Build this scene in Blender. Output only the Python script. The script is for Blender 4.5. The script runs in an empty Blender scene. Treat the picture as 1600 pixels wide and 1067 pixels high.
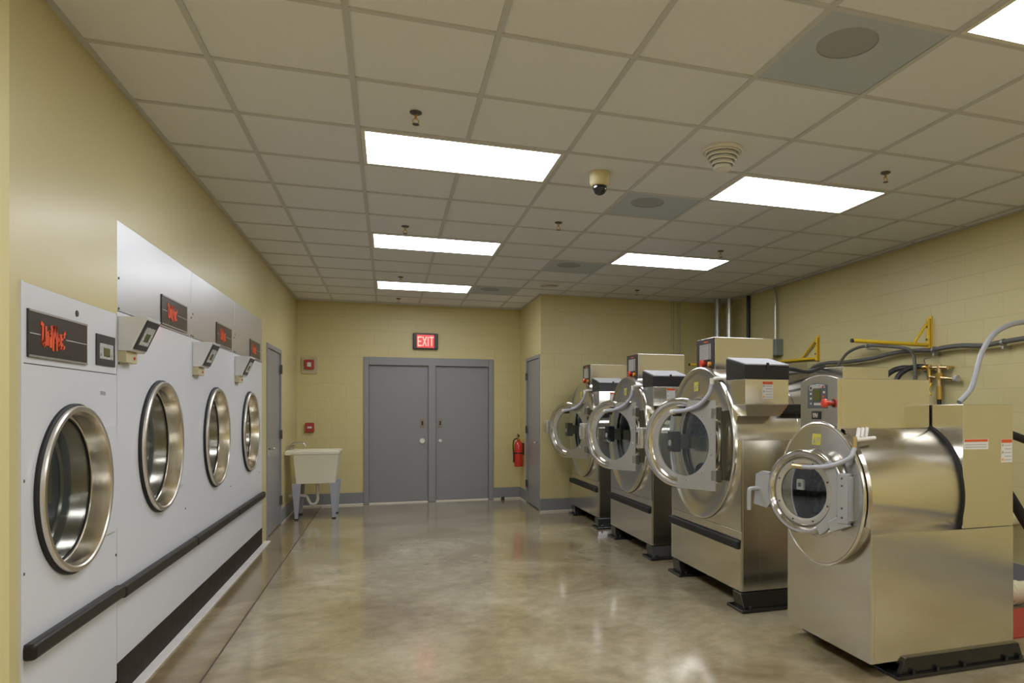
import bpy, bmesh, math, random
from mathutils import Vector, Matrix
random.seed(7)
PI = math.pi
sc = bpy.context.scene
COL = sc.collection

# ------------------------------------------------------------------ camera
cd = bpy.data.cameras.new('camera')
cam = bpy.data.objects.new('camera', cd); COL.objects.link(cam)
YAW = 0.320725
cam.location = (0.0, 0.0, 1.435)
cam.rotation_euler = (PI/2, 0, -YAW)
cd.sensor_fit = 'HORIZONTAL'; cd.sensor_width = 36.0
cd.lens = 36.0 * 1077.4 / 1600.0
cd.shift_x = (800.0 - 964.68) / 1600.0
cd.shift_y = (638.54 - 533.5) / 1600.0
cd.clip_start = 0.05
sc.camera = cam
# ------------------------------------------------------------------ world, exposure
w = bpy.data.worlds.new('world'); sc.world = w; w.use_nodes = True
w.node_tree.nodes['Background'].inputs[0].default_value = (0.9, 0.95, 1, 1)
w.node_tree.nodes['Background'].inputs[1].default_value = 0.05
sc.view_settings.view_transform = 'Standard'
sc.view_settings.look = 'None'
sc.view_settings.gamma = 1.0
sc.view_settings.use_curve_mapping = False
sc.view_settings.exposure = 1.23
LAMP = 6.2            # radiance of the ceiling light diffusers
sc.cycles.use_denoising = True
sc.cycles.max_bounces = 12
sc.cycles.diffuse_bounces = 8
sc.cycles.glossy_bounces = 6
sc.cycles.sample_clamp_indirect = 6.0
sc.cycles.caustics_reflective = False
sc.cycles.caustics_refractive = False

# ------------------------------------------------------------------ room numbers (metres, floor z = 0)
XL, XR, YB, YF = -1.265, 4.82, 11.0, -4.0
BX, BY = 2.01, 9.42          # closet corner
H = 3.02
G = 0.61
U0, V0 = -0.164, 4.154       # ceiling grid origin

# ------------------------------------------------------------------ materials
def node_mat(name):
    m = bpy.data.materials.new(name); m.use_nodes = True
    nt = m.node_tree
    return m, nt, nt.nodes['Principled BSDF']
def mat(name, col, rough=0.5, metal=0.0, vary=0.0, vscale=6.0, bump=0.0, bscale=40.0, emit=None, estr=0.0, coat=0.0,
        stretch=None, trans=0.0, alpha=1.0, ior=1.45, aniso=0.0, spec=None):
    m, nt, b = node_mat(name)
    c = (col[0], col[1], col[2], 1)
    b.inputs['Base Color'].default_value = c
    b.inputs['Roughness'].default_value = rough
    b.inputs['Metallic'].default_value = metal
    b.inputs['Coat Weight'].default_value = coat
    b.inputs['Transmission Weight'].default_value = trans
    b.inputs['Alpha'].default_value = alpha
    b.inputs['IOR'].default_value = ior
    b.inputs['Anisotropic'].default_value = aniso
    if spec is not None: b.inputs['Specular IOR Level'].default_value = spec
    tc = nt.nodes.new('ShaderNodeTexCoord'); mp = nt.nodes.new('ShaderNodeMapping')
    nt.links.new(tc.outputs['Object'], mp.inputs['Vector'])
    if stretch: mp.inputs['Scale'].default_value = stretch
    if vary > 0:
        n = nt.nodes.new('ShaderNodeTexNoise'); n.inputs['Scale'].default_value = vscale; n.inputs['Detail'].default_value = 5
        nt.links.new(mp.outputs['Vector'], n.inputs['Vector'])
        r = nt.nodes.new('ShaderNodeValToRGB')
        r.color_ramp.elements[0].position = 0.3; r.color_ramp.elements[1].position = 0.7
        r.color_ramp.elements[0].color = tuple(x*(1-vary) for x in col) + (1,)
        r.color_ramp.elements[1].color = tuple(min(1, x*(1+vary)) for x in col) + (1,)
        nt.links.new(n.outputs['Fac'], r.inputs['Fac']); nt.links.new(r.outputs['Color'], b.inputs['Base Color'])
    if bump > 0:
        n2 = nt.nodes.new('ShaderNodeTexNoise'); n2.inputs['Scale'].default_value = bscale; n2.inputs['Detail'].default_value = 3
        nt.links.new(mp.outputs['Vector'], n2.inputs['Vector'])
        bp = nt.nodes.new('ShaderNodeBump'); bp.inputs['Strength'].default_value = bump; bp.inputs['Distance'].default_value = 0.01
        nt.links.new(n2.outputs['Fac'], bp.inputs['Height']); nt.links.new(bp.outputs['Normal'], b.inputs['Normal'])
    if emit:
        b.inputs['Emission Color'].default_value = emit + (1,); b.inputs['Emission Strength'].default_value = estr
    return m

def steel(name, col=(0.74, 0.72, 0.67), rough=0.18, axis='x', bump=0.02, wav=0.25, radial=False):
    """brushed stainless: fine lines along one axis plus a slow waviness of the sheet"""
    m, nt, b = node_mat(name)
    b.inputs['Base Color'].default_value = col + (1,)
    b.inputs['Metallic'].default_value = 1.0
    tc = nt.nodes.new('ShaderNodeTexCoord'); mp = nt.nodes.new('ShaderNodeMapping')
    s = {'x': (1.2, 160, 160), 'y': (160, 1.2, 160), 'z': (160, 160, 1.2)}[axis]
    mp.inputs['Scale'].default_value = s
    nt.links.new(tc.outputs['Object'], mp.inputs['Vector'])
    n = nt.nodes.new('ShaderNodeTexNoise'); n.inputs['Scale'].default_value = 1.0; n.inputs['Detail'].default_value = 2
    nt.links.new(mp.outputs['Vector'], n.inputs['Vector'])
    mr = nt.nodes.new('ShaderNodeMapRange'); mr.inputs['To Min'].default_value = rough*0.8; mr.inputs['To Max'].default_value = rough*1.25
    nt.links.new(n.outputs['Fac'], mr.inputs['Value']); nt.links.new(mr.outputs['Result'], b.inputs['Roughness'])
    n2 = nt.nodes.new('ShaderNodeTexNoise'); n2.inputs['Scale'].default_value = 2.2; n2.inputs['Detail'].default_value = 1
    nt.links.new(tc.outputs['Object'], n2.inputs['Vector'])
    b1 = nt.nodes.new('ShaderNodeBump'); b1.inputs['Strength'].default_value = wav; b1.inputs['Distance'].default_value = 0.02
    nt.links.new(n2.outputs['Fac'], b1.inputs['Height'])
    b2 = nt.nodes.new('ShaderNodeBump'); b2.inputs['Strength'].default_value = bump; b2.inputs['Distance'].default_value = 0.002
    nt.links.new(n.outputs['Fac'], b2.inputs['Height']); nt.links.new(b1.outputs['Normal'], b2.inputs['Normal'])
    nt.links.new(b2.outputs['Normal'], b.inputs['Normal'])
    if radial:
        tg = nt.nodes.new('ShaderNodeTangent'); tg.direction_type = 'RADIAL'; tg.axis = 'X'
        nt.links.new(tg.outputs[0], b.inputs['Tangent']); b.inputs['Anisotropic'].default_value = 0.8; b.inputs['Anisotropic Rotation'].default_value = 0.25
    return m

def block_wall(name, axis):
    """yellow painted concrete block: 0.4 x 0.2 m running bond with shallow struck joints"""
    m, nt, b = node_mat(name)
    tc = nt.nodes.new('ShaderNodeTexCoord'); sp = nt.nodes.new('ShaderNodeSeparateXYZ'); cb = nt.nodes.new('ShaderNodeCombineXYZ')
    nt.links.new(tc.outputs['Object'], sp.inputs[0])
    nt.links.new(sp.outputs['X' if axis == 'x' else 'Y'], cb.inputs[0]); nt.links.new(sp.outputs['Z'], cb.inputs[1])
    br = nt.nodes.new('ShaderNodeTexBrick')
    br.inputs['Scale'].default_value = 1.0; br.inputs['Brick Width'].default_value = 0.4; br.inputs['Row Height'].default_value = 0.2
    br.inputs['Mortar Size'].default_value = 0.005; br.inputs['Mortar Smooth'].default_value = 0.6
    br.inputs['Color1'].default_value = (0.60, 0.525, 0.265, 1); br.inputs['Color2'].default_value = (0.61, 0.535, 0.275, 1)
    br.inputs['Mortar'].default_value = (0.565, 0.49, 0.245, 1)
    nt.links.new(cb.outputs[0], br.inputs['Vector'])
    nt.links.new(br.outputs['Color'], b.inputs['Base Color'])
    b.inputs['Roughness'].default_value = 0.42
    n = nt.nodes.new('ShaderNodeTexNoise'); n.inputs['Scale'].default_value = 45; n.inputs['Detail'].default_value = 4
    nt.links.new(tc.outputs['Object'], n.inputs['Vector'])
    inv = nt.nodes.new('ShaderNodeMath'); inv.operation = 'MULTIPLY_ADD'; inv.inputs[1].default_value = -1.0; inv.inputs[2].default_value = 1.0
    nt.links.new(br.outputs['Fac'], inv.inputs[0])
    b1 = nt.nodes.new('ShaderNodeBump'); b1.inputs['Strength'].default_value = 0.35; b1.inputs['Distance'].default_value = 0.005
    nt.links.new(inv.outputs[0], b1.inputs['Height'])
    b2 = nt.nodes.new('ShaderNodeBump'); b2.inputs['Strength'].default_value = 0.12; b2.inputs['Distance'].default_value = 0.006
    nt.links.new(n.outputs['Fac'], b2.inputs['Height']); nt.links.new(b1.outputs['Normal'], b2.inputs['Normal'])
    nt.links.new(b2.outputs['Normal'], b.inputs['Normal'])
    return m

def concrete(name, ramp, rough=(0.11, 0.20)):
    m, nt, b = node_mat(name)
    tc = nt.nodes.new('ShaderNodeTexCoord')
    n = nt.nodes.new('ShaderNodeTexNoise'); n.inputs['Scale'].default_value = 1.1; n.inputs['Detail'].default_value = 9; n.inputs['Roughness'].default_value = 0.62
    n.inputs['Distortion'].default_value = 0.6
    nt.links.new(tc.outputs['Object'], n.inputs['Vector'])
    r = nt.nodes.new('ShaderNodeValToRGB'); cr = r.color_ramp
    while len(cr.elements) < len(ramp): cr.elements.new(0.5)
    for e, (p, c) in zip(cr.elements, ramp): e.position = p; e.color = c + (1,)
    nt.links.new(n.outputs['Fac'], r.inputs['Fac'])
    n3 = nt.nodes.new('ShaderNodeTexNoise'); n3.inputs['Scale'].default_value = 9; n3.inputs['Detail'].default_value = 8; n3.inputs['Roughness'].default_value = 0.7
    nt.links.new(tc.outputs['Object'], n3.inputs['Vector'])
    mx = nt.nodes.new('ShaderNodeMix'); mx.data_type = 'RGBA'; mx.blend_type = 'OVERLAY'; mx.inputs['Factor'].default_value = 0.45
    nt.links.new(r.outputs['Color'], mx.inputs[6]); nt.links.new(n3.outputs['Fac'], mx.inputs[7])
    nt.links.new(mx.outputs[2], b.inputs['Base Color'])
    mr = nt.nodes.new('ShaderNodeMapRange'); mr.inputs['To Min'].default_value = rough[0]; mr.inputs['To Max'].default_value = rough[1]
    nt.links.new(n3.outputs['Fac'], mr.inputs['Value']); nt.links.new(mr.outputs['Result'], b.inputs['Roughness'])
    b.inputs['Coat Weight'].default_value = 0.6; b.inputs['Coat Roughness'].default_value = 0.13
    bp = nt.nodes.new('ShaderNodeBump'); bp.inputs['Strength'].default_value = 0.025; bp.inputs['Distance'].default_value = 0.01
    nt.links.new(n3.outputs['Fac'], bp.inputs['Height']); nt.links.new(bp.outputs['Normal'], b.inputs['Normal'])
    return m

M = {}
M['wall_x'] = block_wall('yellow_block_x', 'x')
M['wall_y'] = block_wall('yellow_block_y', 'y')
M['wall_plain'] = mat('yellow_smooth_paint', (0.60, 0.525, 0.27), 0.32, bump=0.05, bscale=30)
M['wall_pale'] = mat('pale_yellow_trim', (0.70, 0.62, 0.30), 0.5)  # paler yellow than the rest of the left wall
M['floor'] = concrete('polished_concrete', [(0.28, (0.22, 0.165, 0.085)), (0.45, (0.33, 0.27, 0.165)), (0.58, (0.41, 0.35, 0.235)), (0.74, (0.54, 0.48, 0.36))])
M['floor_edge'] = concrete('brown_concrete', [(0.30, (0.17, 0.115, 0.05)), (0.5, (0.28, 0.205, 0.105)), (0.7, (0.42, 0.34, 0.21))])
M['joint'] = mat('joint_sealant', (0.10, 0.07, 0.055), 0.6)
M['curb'] = mat('white_curb_paint', (0.72, 0.68, 0.64), 0.5, vary=0.06, vscale=8)
M['tile'] = mat('ceiling_tile', (0.79, 0.81, 0.87), 0.9, vary=0.02, vscale=120, bump=0.15, bscale=180)
M['tbar'] = mat('grid_bar_paint', (0.57, 0.57, 0.60), 0.5)
M['lens'] = mat('light_diffuser', (0.9, 0.9, 0.9), 0.5, emit=(0.93, 0.955, 1.0), estr=LAMP)
M['white_paint'] = mat('white_fixture_paint', (0.75, 0.73, 0.68), 0.45)
M['vent'] = mat('perforated_grille', (0.47, 0.52, 0.60), 0.5, metal=0.0, vary=0.03, vscale=200)
M['vent_dark'] = mat('duct_opening', (0.34, 0.355, 0.39), 0.6)
M['door_grey'] = mat('grey_door_paint', (0.255, 0.255, 0.27), 0.30, vary=0.02, vscale=3, bump=0.03, bscale=20)
M['frame_grey'] = mat('grey_frame_paint', (0.265, 0.265, 0.275), 0.35)
M['base_grey'] = mat('grey_baseboard', (0.23, 0.235, 0.245), 0.4)
M['floor_gap_strip'] = mat('pale_floor_gap', (0.80, 0.76, 0.68), 0.45, metal=0.3)  # pale tone; under the double doors it stands in for the light gap
M['white'] = mat('white_enamel', (0.68, 0.695, 0.745), 0.32, coat=0.2, bump=0.02, bscale=4)
M['white2'] = mat('white_enamel_box', (0.66, 0.655, 0.64), 0.4)
M['white_brushed'] = steel('pale_brushed_panel', (0.66, 0.66, 0.67), 0.36, 'z', 0.08)
M['kick'] = mat('dark_brown_kick', (0.028, 0.021, 0.014), 0.65, spec=0.25, vary=0.25, vscale=12)
M['rail'] = mat('dark_bumper_rail', (0.022, 0.020, 0.016), 0.42, spec=0.3)
M['black'] = mat('black_plastic', (0.018, 0.018, 0.019), 0.38)
M['black_gloss'] = mat('black_gloss_enamel', (0.012, 0.012, 0.012), 0.18, coat=0.5)
M['rubber'] = mat('black_rubber', (0.014, 0.014, 0.014), 0.6)
M['charcoal'] = mat('charcoal_panel', (0.035, 0.036, 0.040), 0.35)
M['logo_panel'] = mat('dark_brown_sign_panel', (0.032, 0.028, 0.026), 0.3)
M['red'] = mat('logo_red', (0.80, 0.095, 0.03), 0.4)
M['red_knob'] = mat('red_button', (0.70, 0.06, 0.03), 0.25, coat=0.4)
M['orange'] = mat('orange_button', (0.75, 0.32, 0.04), 0.35)
M['red_paint'] = mat('red_enamel', (0.62, 0.035, 0.022), 0.25, coat=0.4)
M['line'] = mat('grey_line', (0.42, 0.40, 0.38), 0.4)
M['alum'] = mat('aluminium_edge', (0.42, 0.40, 0.38), 0.35, metal=0.6)
M['keypad'] = mat('keypad_grey', (0.42, 0.42, 0.41), 0.4, vary=0.3, vscale=60)
M['lcd'] = mat('lcd_olive', (0.11, 0.115, 0.035), 0.2)
M['lcd_pale'] = mat('pale_display', (0.42, 0.43, 0.42), 0.25, vary=0.15, vscale=60)
M['steel_x'] = steel('brushed_steel_x', axis='x')
M['steel_y'] = steel('brushed_steel_y', axis='y')
M['steel_z'] = steel('brushed_steel_z', axis='z')
M['shell'] = steel('drum_shell_steel', (0.78, 0.75, 0.70), 0.18, 'x', 0.0, 0.0, True)
M['steel_dark'] = steel('steel_door_plate', (0.70, 0.68, 0.62), 0.32, 'z')
M['disc'] = steel('spun_steel_disc', (0.70, 0.675, 0.62), 0.20, 'x', 0.0, 0.06)
M['chrome'] = mat('polished_steel_ring', (0.68, 0.655, 0.61), 0.13, metal=1.0, bump=0.02, bscale=12)
M['chrome2'] = mat('dryer_door_steel', (0.74, 0.70, 0.62), 0.19, metal=1.0)
M['rim'] = mat('dryer_rim_steel', (0.74, 0.70, 0.63), 0.30, metal=1.0)
M['screen'] = mat('perforated_screen', (0.14, 0.155, 0.155), 0.45, vary=0.5, vscale=120)
M['ring_grey'] = mat('inner_ring_metal', (0.60, 0.58, 0.54), 0.35, metal=0.7)
M['drum'] = mat('drum_interior', (0.42, 0.45, 0.52), 0.45, metal=0.35, vary=0.4, vscale=40)
M['dryer_drum'] = mat('dryer_drum_interior', (0.03, 0.034, 0.034), 0.4, metal=0.3, vary=0.5, vscale=90)
def pane(name, tint, rough=0.02):
    """thin glass pane: tinted see-through with a fresnel reflection"""
    m = bpy.data.materials.new(name); m.use_nodes = True; nt = m.node_tree; nt.nodes.clear()
    out = nt.nodes.new('ShaderNodeOutputMaterial'); mx = nt.nodes.new('ShaderNodeMixShader')
    tr = nt.nodes.new('ShaderNodeBsdfTransparent'); gl = nt.nodes.new('ShaderNodeBsdfGlossy'); lw = nt.nodes.new('ShaderNodeLayerWeight'); pw = nt.nodes.new('ShaderNodeMath'); pw.operation = 'POWER'; pw.inputs[1].default_value = 4.0
    fr = nt.nodes.new('ShaderNodeMath'); fr.operation = 'MULTIPLY_ADD'; fr.inputs[1].default_value = 0.6; fr.inputs[2].default_value = 0.045
    lw.inputs['Blend'].default_value = 0.5; nt.links.new(lw.outputs['Facing'], pw.inputs[0]); nt.links.new(pw.outputs[0], fr.inputs[0]); tr.inputs['Color'].default_value = tint + (1,); gl.inputs['Roughness'].default_value = rough
    nt.links.new(fr.outputs[0], mx.inputs[0]); nt.links.new(tr.outputs[0], mx.inputs[1]); nt.links.new(gl.outputs[0], mx.inputs[2]); nt.links.new(mx.outputs[0], out.inputs['Surface'])
    return m
M['glass'] = pane('door_glass_pane', (0.90, 0.94, 0.96))
M['dark_glass'] = pane('smoked_glass_pane', (0.68, 0.71, 0.71))
M['grey_plastic'] = mat('grey_plastic', (0.36, 0.37, 0.39), 0.4)
M['lid_grey'] = mat('lid_pale_grey', (0.46, 0.47, 0.50), 0.3)
M['hose_grey'] = mat('grey_hose', (0.42, 0.43, 0.50), 0.4)
M['pipe_white'] = mat('white_pipe', (0.72, 0.70, 0.66), 0.3)
M['pvc'] = mat('cream_pvc', (0.72, 0.68, 0.50), 0.35)
M['label'] = mat('white_label', (0.66, 0.64, 0.60), 0.5)
M['label_red'] = mat('label_red_band', (0.60, 0.10, 0.03), 0.5)
M['label_text'] = mat('label_text_grey', (0.33, 0.33, 0.34), 0.5)
M['yellow_label'] = mat('yellow_sticker', (0.62, 0.58, 0.09), 0.5)
M['yellow'] = mat('yellow_bracket_paint', (0.75, 0.50, 0.03), 0.4)
M['brass'] = mat('brass', (0.62, 0.42, 0.13), 0.28, metal=1.0)
M['copper_pale'] = mat('pale_brass', (0.72, 0.56, 0.30), 0.3, metal=1.0)
M['conduit'] = mat('galvanised_conduit', (0.42, 0.42, 0.42), 0.35, metal=0.8)
M['conduit_dark'] = mat('dark_grey_conduit', (0.12, 0.115, 0.105), 0.45)
M['conduit_grey'] = mat('flexible_grey_conduit', (0.34, 0.345, 0.37), 0.45)
M['box_grey'] = mat('grey_switch_box', (0.21, 0.23, 0.22), 0.4)
M['sink'] = mat('cream_plastic', (0.78, 0.745, 0.60), 0.4)
M['leg_grey'] = mat('grey_sink_leg', (0.36, 0.38, 0.44), 0.4)
M['faucet'] = mat('chrome_tap', (0.55, 0.53, 0.50), 0.2, metal=1.0)
M['camera_body'] = mat('cream_camera_housing', (0.68, 0.60, 0.36), 0.4)
M['dome'] = mat('smoked_dome', (0.012, 0.012, 0.016), 0.04, coat=0.6)
M['hinge'] = mat('hinge_bronze', (0.13, 0.125, 0.11), 0.4, metal=0.7)
M['exit_red'] = mat('exit_face', (0.5, 0.06, 0.06), 0.3, emit=(0.75, 0.06, 0.06), estr=0.30)
M['exit_letter'] = mat('exit_letter', (0.9, 0.3, 0.25), 0.4, emit=(1.0, 0.22, 0.18), estr=1.0)
M['beige'] = mat('beige_plate', (0.50, 0.44, 0.27), 0.5)
M['alarm_red'] = mat('alarm_red', (0.40, 0.045, 0.04), 0.4)
M['brass_plate'] = mat('bronze_plate', (0.26, 0.22, 0.15), 0.4)

# ------------------------------------------------------------------ mesh builder
class MB:
    def __init__(s): s.bm = bmesh.new(); s.mats = []
    def mi(s, m):
        if m not in s.mats: s.mats.append(m)
        return s.mats.index(m)
    def faces(s, vs, fs, m):
        k = s.mi(m); bv = [s.bm.verts.new(v) for v in vs]
        for f in fs:
            try:
                fc = s.bm.faces.new([bv[i] for i in f]); fc.material_index = k; fc.smooth = True
            except ValueError: pass
        return s
    def box(s, x0, x1, y0, y1, z0, z1, m):
        v = [(x, y, z) for x in (x0, x1) for y in (y0, y1) for z in (z0, z1)]
        return s.faces(v, [(0, 1, 3, 2), (4, 6, 7, 5), (0, 4, 5, 1), (2, 3, 7, 6), (0, 2, 6, 4), (1, 5, 7, 3)], m)
    def obox(s, c, ax, ay, az, m):
        """box about centre c with half-axis vectors"""
        c = Vector(c); ax, ay, az = Vector(ax), Vector(ay), Vector(az)
        v = [c+i*ax+j*ay+k*az for i in (-1, 1) for j in (-1, 1) for k in (-1, 1)]
        return s.faces(v, [(0, 1, 3, 2), (4, 6, 7, 5), (0, 4, 5, 1), (2, 3, 7, 6), (0, 2, 6, 4), (1, 5, 7, 3)], m)
    def prism(s, pts, o, u, v, n, d0, d1, m):
        """polygon pts (2-D) in the plane (u, v) at o, extruded along n from d0 to d1"""
        o, u, v, n = Vector(o), Vector(u), Vector(v), Vector(n)
        k = len(pts)
        vs = [o+u*a+v*b+n*d0 for a, b in pts] + [o+u*a+v*b+n*d1 for a, b in pts]
        fs = [tuple(range(k))[::-1], tuple(range(k, 2*k))] + [(i, (i+1) % k, k+(i+1) % k, k+i) for i in range(k)]
        return s.faces(vs, fs, m)
    def lathe(s, c, axis, prof, m, seg=64, a0=0.0, a1=2*PI, mats=None):
        c = Vector(c); ax = Vector(axis).normalized()
        t = Vector((0, 0, 1)) if abs(ax.z) < 0.9 else Vector((1, 0, 0))
        e1 = ax.cross(t).normalized(); e2 = ax.cross(e1)
        full = abs(a1-a0-2*PI) < 1e-6; n = seg if full else seg+1
        rings = []
        for a, r in prof:
            if r < 1e-6: rings.append([s.bm.verts.new(c+ax*a)])
            else:
                rings.append([s.bm.verts.new(c+ax*a+(e1*math.cos(a0+(a1-a0)*i/seg)+e2*math.sin(a0+(a1-a0)*i/seg))*r) for i in range(n)])
        for j in range(len(prof)-1):
            A, B = rings[j], rings[j+1]; k = s.mi(mats[j] if mats else m)
            for i in range(seg):
                i2 = (i+1) % n if full else i+1
                if len(A) == 1 and len(B) == 1: continue
                if len(A) == 1: f = [A[0], B[i], B[i2]]
                elif len(B) == 1: f = [A[i], B[0], A[i2]]
                else: f = [A[i], B[i], B[i2], A[i2]]
                try: fc = s.bm.faces.new(f); fc.material_index = k; fc.smooth = True
                except ValueError: pass
        return s
    def cyl(s, p0, p1, r, m, seg=20, r1=None):
        p0, p1 = Vector(p0), Vector(p1); L = (p1-p0).length
        return s.lathe(p0, p1-p0, [(0, 0), (0, r), (L, r1 if r1 is not None else r), (L, 0)], m, seg)
    def tube(s, pts, r, m, seg=12, smooth=6):
        P = [Vector(p) for p in pts]
        if smooth and len(P) > 2:
            Q = []
            for i in range(len(P)-1):
                p0 = P[i-1] if i else P[0]*2-P[1]; p1, p2 = P[i], P[i+1]; p3 = P[i+2] if i+2 < len(P) else P[-1]*2-P[-2]
                for k in range(smooth):
                    t = k/smooth
                    Q.append(0.5*((2*p1)+(p2-p0)*t+(2*p0-5*p1+4*p2-p3)*t*t+(3*p1-p0-3*p2+p3)*t**3))
            Q.append(P[-1]); P = Q
        k = s.mi(m); rings = []; nrm = None
        for i, p in enumerate(P):
            t = (P[min(i+1, len(P)-1)]-P[max(i-1, 0)]).normalized()
            if nrm is None:
                q = Vector((0, 0, 1)) if abs(t.z) < 0.9 else Vector((1, 0, 0)); nrm = t.cross(q).normalized()
            nrm = (nrm-t*nrm.dot(t)).normalized(); bn = t.cross(nrm)
            rings.append([s.bm.verts.new(p+(nrm*math.cos(2*PI*j/seg)+bn*math.sin(2*PI*j/seg))*r) for j in range(seg)])
        for A, B in zip(rings, rings[1:]):
            for j in range(seg):
                f = s.bm.faces.new([A[j], A[(j+1) % seg], B[(j+1) % seg], B[j]]); f.material_index = k; f.smooth = True
        for R_ in (rings[0][::-1], rings[-1]):
            f = s.bm.faces.new(R_); f.material_index = k
        return s
    def hole_panel(s, o, u, v, rect, hc, r, m, seg=64):
        """flat rectangle (u0,u1,v0,v1) with a round hole at hc radius r"""
        o, u, v = Vector(o), Vector(u), Vector(v); u0, u1, v0, v1 = rect
        angs = [2*PI*i/seg for i in range(seg)] + [math.atan2(b-hc[1], a-hc[0]) % (2*PI) for a in (u0, u1) for b in (v0, v1)]
        angs = sorted(set(round(a, 6) for a in angs)); k = s.mi(m); I, O = [], []
        for a in angs:
            ca, sa = math.cos(a), math.sin(a); ts = []
            if ca > 1e-9: ts.append((u1-hc[0])/ca)
            if ca < -1e-9: ts.append((u0-hc[0])/ca)
            if sa > 1e-9: ts.append((v1-hc[1])/sa)
            if sa < -1e-9: ts.append((v0-hc[1])/sa)
            t = min(ts)
            I.append(s.bm.verts.new(o+u*(hc[0]+r*ca)+v*(hc[1]+r*sa))); O.append(s.bm.verts.new(o+u*(hc[0]+t*ca)+v*(hc[1]+t*sa)))
        n = len(angs)
        for i in range(n):
            f = s.bm.faces.new([I[i], O[i], O[(i+1) % n], I[(i+1) % n]]); f.material_index = k
        return s
    def build(s, name, parent=None, bevel=0.0, loc=(0, 0, 0), sharp=35, seg=2):
        bmesh.ops.recalc_face_normals(s.bm, faces=s.bm.faces[:])
        me = bpy.data.meshes.new(name); s.bm.to_mesh(me); s.bm.free()
        for m in s.mats: me.materials.append(M[m])
        for p in me.polygons: p.use_smooth = True
        me.set_sharp_from_angle(angle=math.radians(sharp))
        o = bpy.data.objects.new(name, me); COL.objects.link(o); o.location = loc
        if parent: o.parent = parent
        if bevel > 0:
            b = o.modifiers.new('bevel', 'BEVEL'); b.width = bevel; b.segments = seg; b.limit_method = 'ANGLE'; b.angle_limit = math.radians(50)
            b.harden_normals = True
        return o
def tag(o, label=None, cat=None, group=None, kind=None):
    if label: o['label'] = label
    if cat: o['category'] = cat
    if group: o['group'] = group
    if kind: o['kind'] = kind
    return o
def thing(name, loc, label, cat, group=None):
    o = bpy.data.objects.new(name, None); COL.objects.link(o); o.location = loc; o.empty_display_size = 0.1
    return tag(o, label, cat, group)
def struct(o, label=None): o['kind'] = 'structure'; return o
def copy_tree(o, parent=None):
    c = o.copy(); COL.objects.link(c)
    if parent: c.parent = parent
    for ch in list(o.children): copy_tree(ch, c)
    return c
def stroke_text(mb, strokes, o, u, v, n, h, m, wd=0.16, d=0.002):
    """hand-brushed lettering: polylines in letter units (1 = cap height) drawn as flat bars"""
    o, u, v, n = Vector(o), Vector(u), Vector(v), Vector(n)
    for i, pl in enumerate(strokes):
        for (a, b), (c, e) in zip(pl, pl[1:]):
            dx, dy = c-a, e-b; L = math.hypot(dx, dy) or 1; px, py = -dy/L*wd/2, dx/L*wd/2; ex, ey = dx/L*wd*0.3, dy/L*wd*0.3
            q = [(a-ex+px, b-ey+py), (a-ex-px, b-ey-py), (c+ex-px*0.8, e+ey-py*0.8), (c+ex+px*0.8, e+ey+py*0.8)]
            mb.prism([(x*h, y*h) for x, y in q], o, u, v, n, 0.0003*(i % 5), d+0.0003*(i % 5), m)

# ================================================================== SETTING
# floor
f = MB(); f.box(-0.93, XR+0.1, YF, YB+0.2, -0.1, 0, 'floor'); struct(f.build('floor'))
f = MB(); f.box(XL-1.0, -0.942, YF, YB+0.2, -0.1, 0, 'floor_edge'); f.box(-0.942, -0.93, YF, YB+0.2, -0.1, -0.002, 'joint'); struct(f.build('floor'))
f = MB(); f.box(XL, XL+0.06, 2.6, 8.25, 0.0, 0.012, 'curb'); struct(f.build('trim_1', bevel=0.003))
# ceiling: tiles with exposed grid bars; openings are covered by the fixtures
c = MB(); c.box(XL-0.2, XR+0.2, YF, YB+0.2, H+0.008, H+0.1, 'tile')
k = math.floor((XL-U0)/G)
u = U0 + k*G
while u < XR:
    if u > XL: c.box(u-0.0125, u+0.0125, YF, YB if u < BX else BY, H, H+0.010, 'tbar')
    u += G
v = V0 - 13*G
while v < YB:
    c.box(XL, XR if v < BY else BX, v-0.0125, v+0.0125, H+0.0005, H+0.010, 'tbar'); v += G
c.box(XL, XL+0.025, YF, YB, H-0.001, H+0.01, 'tbar'); c.box(XR-0.025, XR, YF, BY, H-0.001, H+0.01, 'tbar')
c.box(XL, BX, YB-0.025, YB, H-0.001, H+0.01, 'tbar'); c.box(BX, XR, BY-0.025, BY, H-0.001, H+0.01, 'tbar')
c.box(BX-0.025, BX, BY-0.025, YB, H-0.001, H+0.01, 'tbar')
struct(c.build('ceiling'))
# walls
D1Y, D2Y, D3Y, D4Y, DE = 3.044, 3.991, 5.353, 6.715, 8.11      # dryer boundaries along the left wall
D1H, D2H = 1.900, 2.365
LD0, LD1, LDH = 8.36, 9.42, 2.16                                # left door opening
wl = MB()
T = 0.2
wl.box(XL-T, XL, YF, D1Y, 0, H, 'wall_plain')
wl.box(XL-T, XL, D1Y, D2Y, D1H, H, 'wall_plain')
wl.box(XL-T, XL, D2Y, DE, D2H, H, 'wall_plain')
wl.box(XL-T, XL, DE, LD0, 0, H, 'wall_plain')
wl.box(XL-T, XL, LD0, LD1, LDH, H, 'wall_plain')
wl.box(XL-T, XL, LD1, YB+T, 0, H, 'wall_plain')
struct(wl.build('wall_left'))
f = MB(); f.box(XL, XL+0.03, YF, 2.905, 0, H, 'wall_pale'); struct(f.build('trim_2'))
# back wall with the double door opening (x -0.353 .. 1.582)
DX0, DX1, DH = -0.353, 1.582, 2.215
f = MB(); f.box(XL, DX0, YB, YB+T, 0, H, 'wall_x'); f.box(DX1, BX+0.2, YB, YB+T, 0, H, 'wall_x'); f.box(DX0, DX1, YB, YB+T, DH, H, 'wall_x')
struct(f.build('wall_back'))
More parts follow.
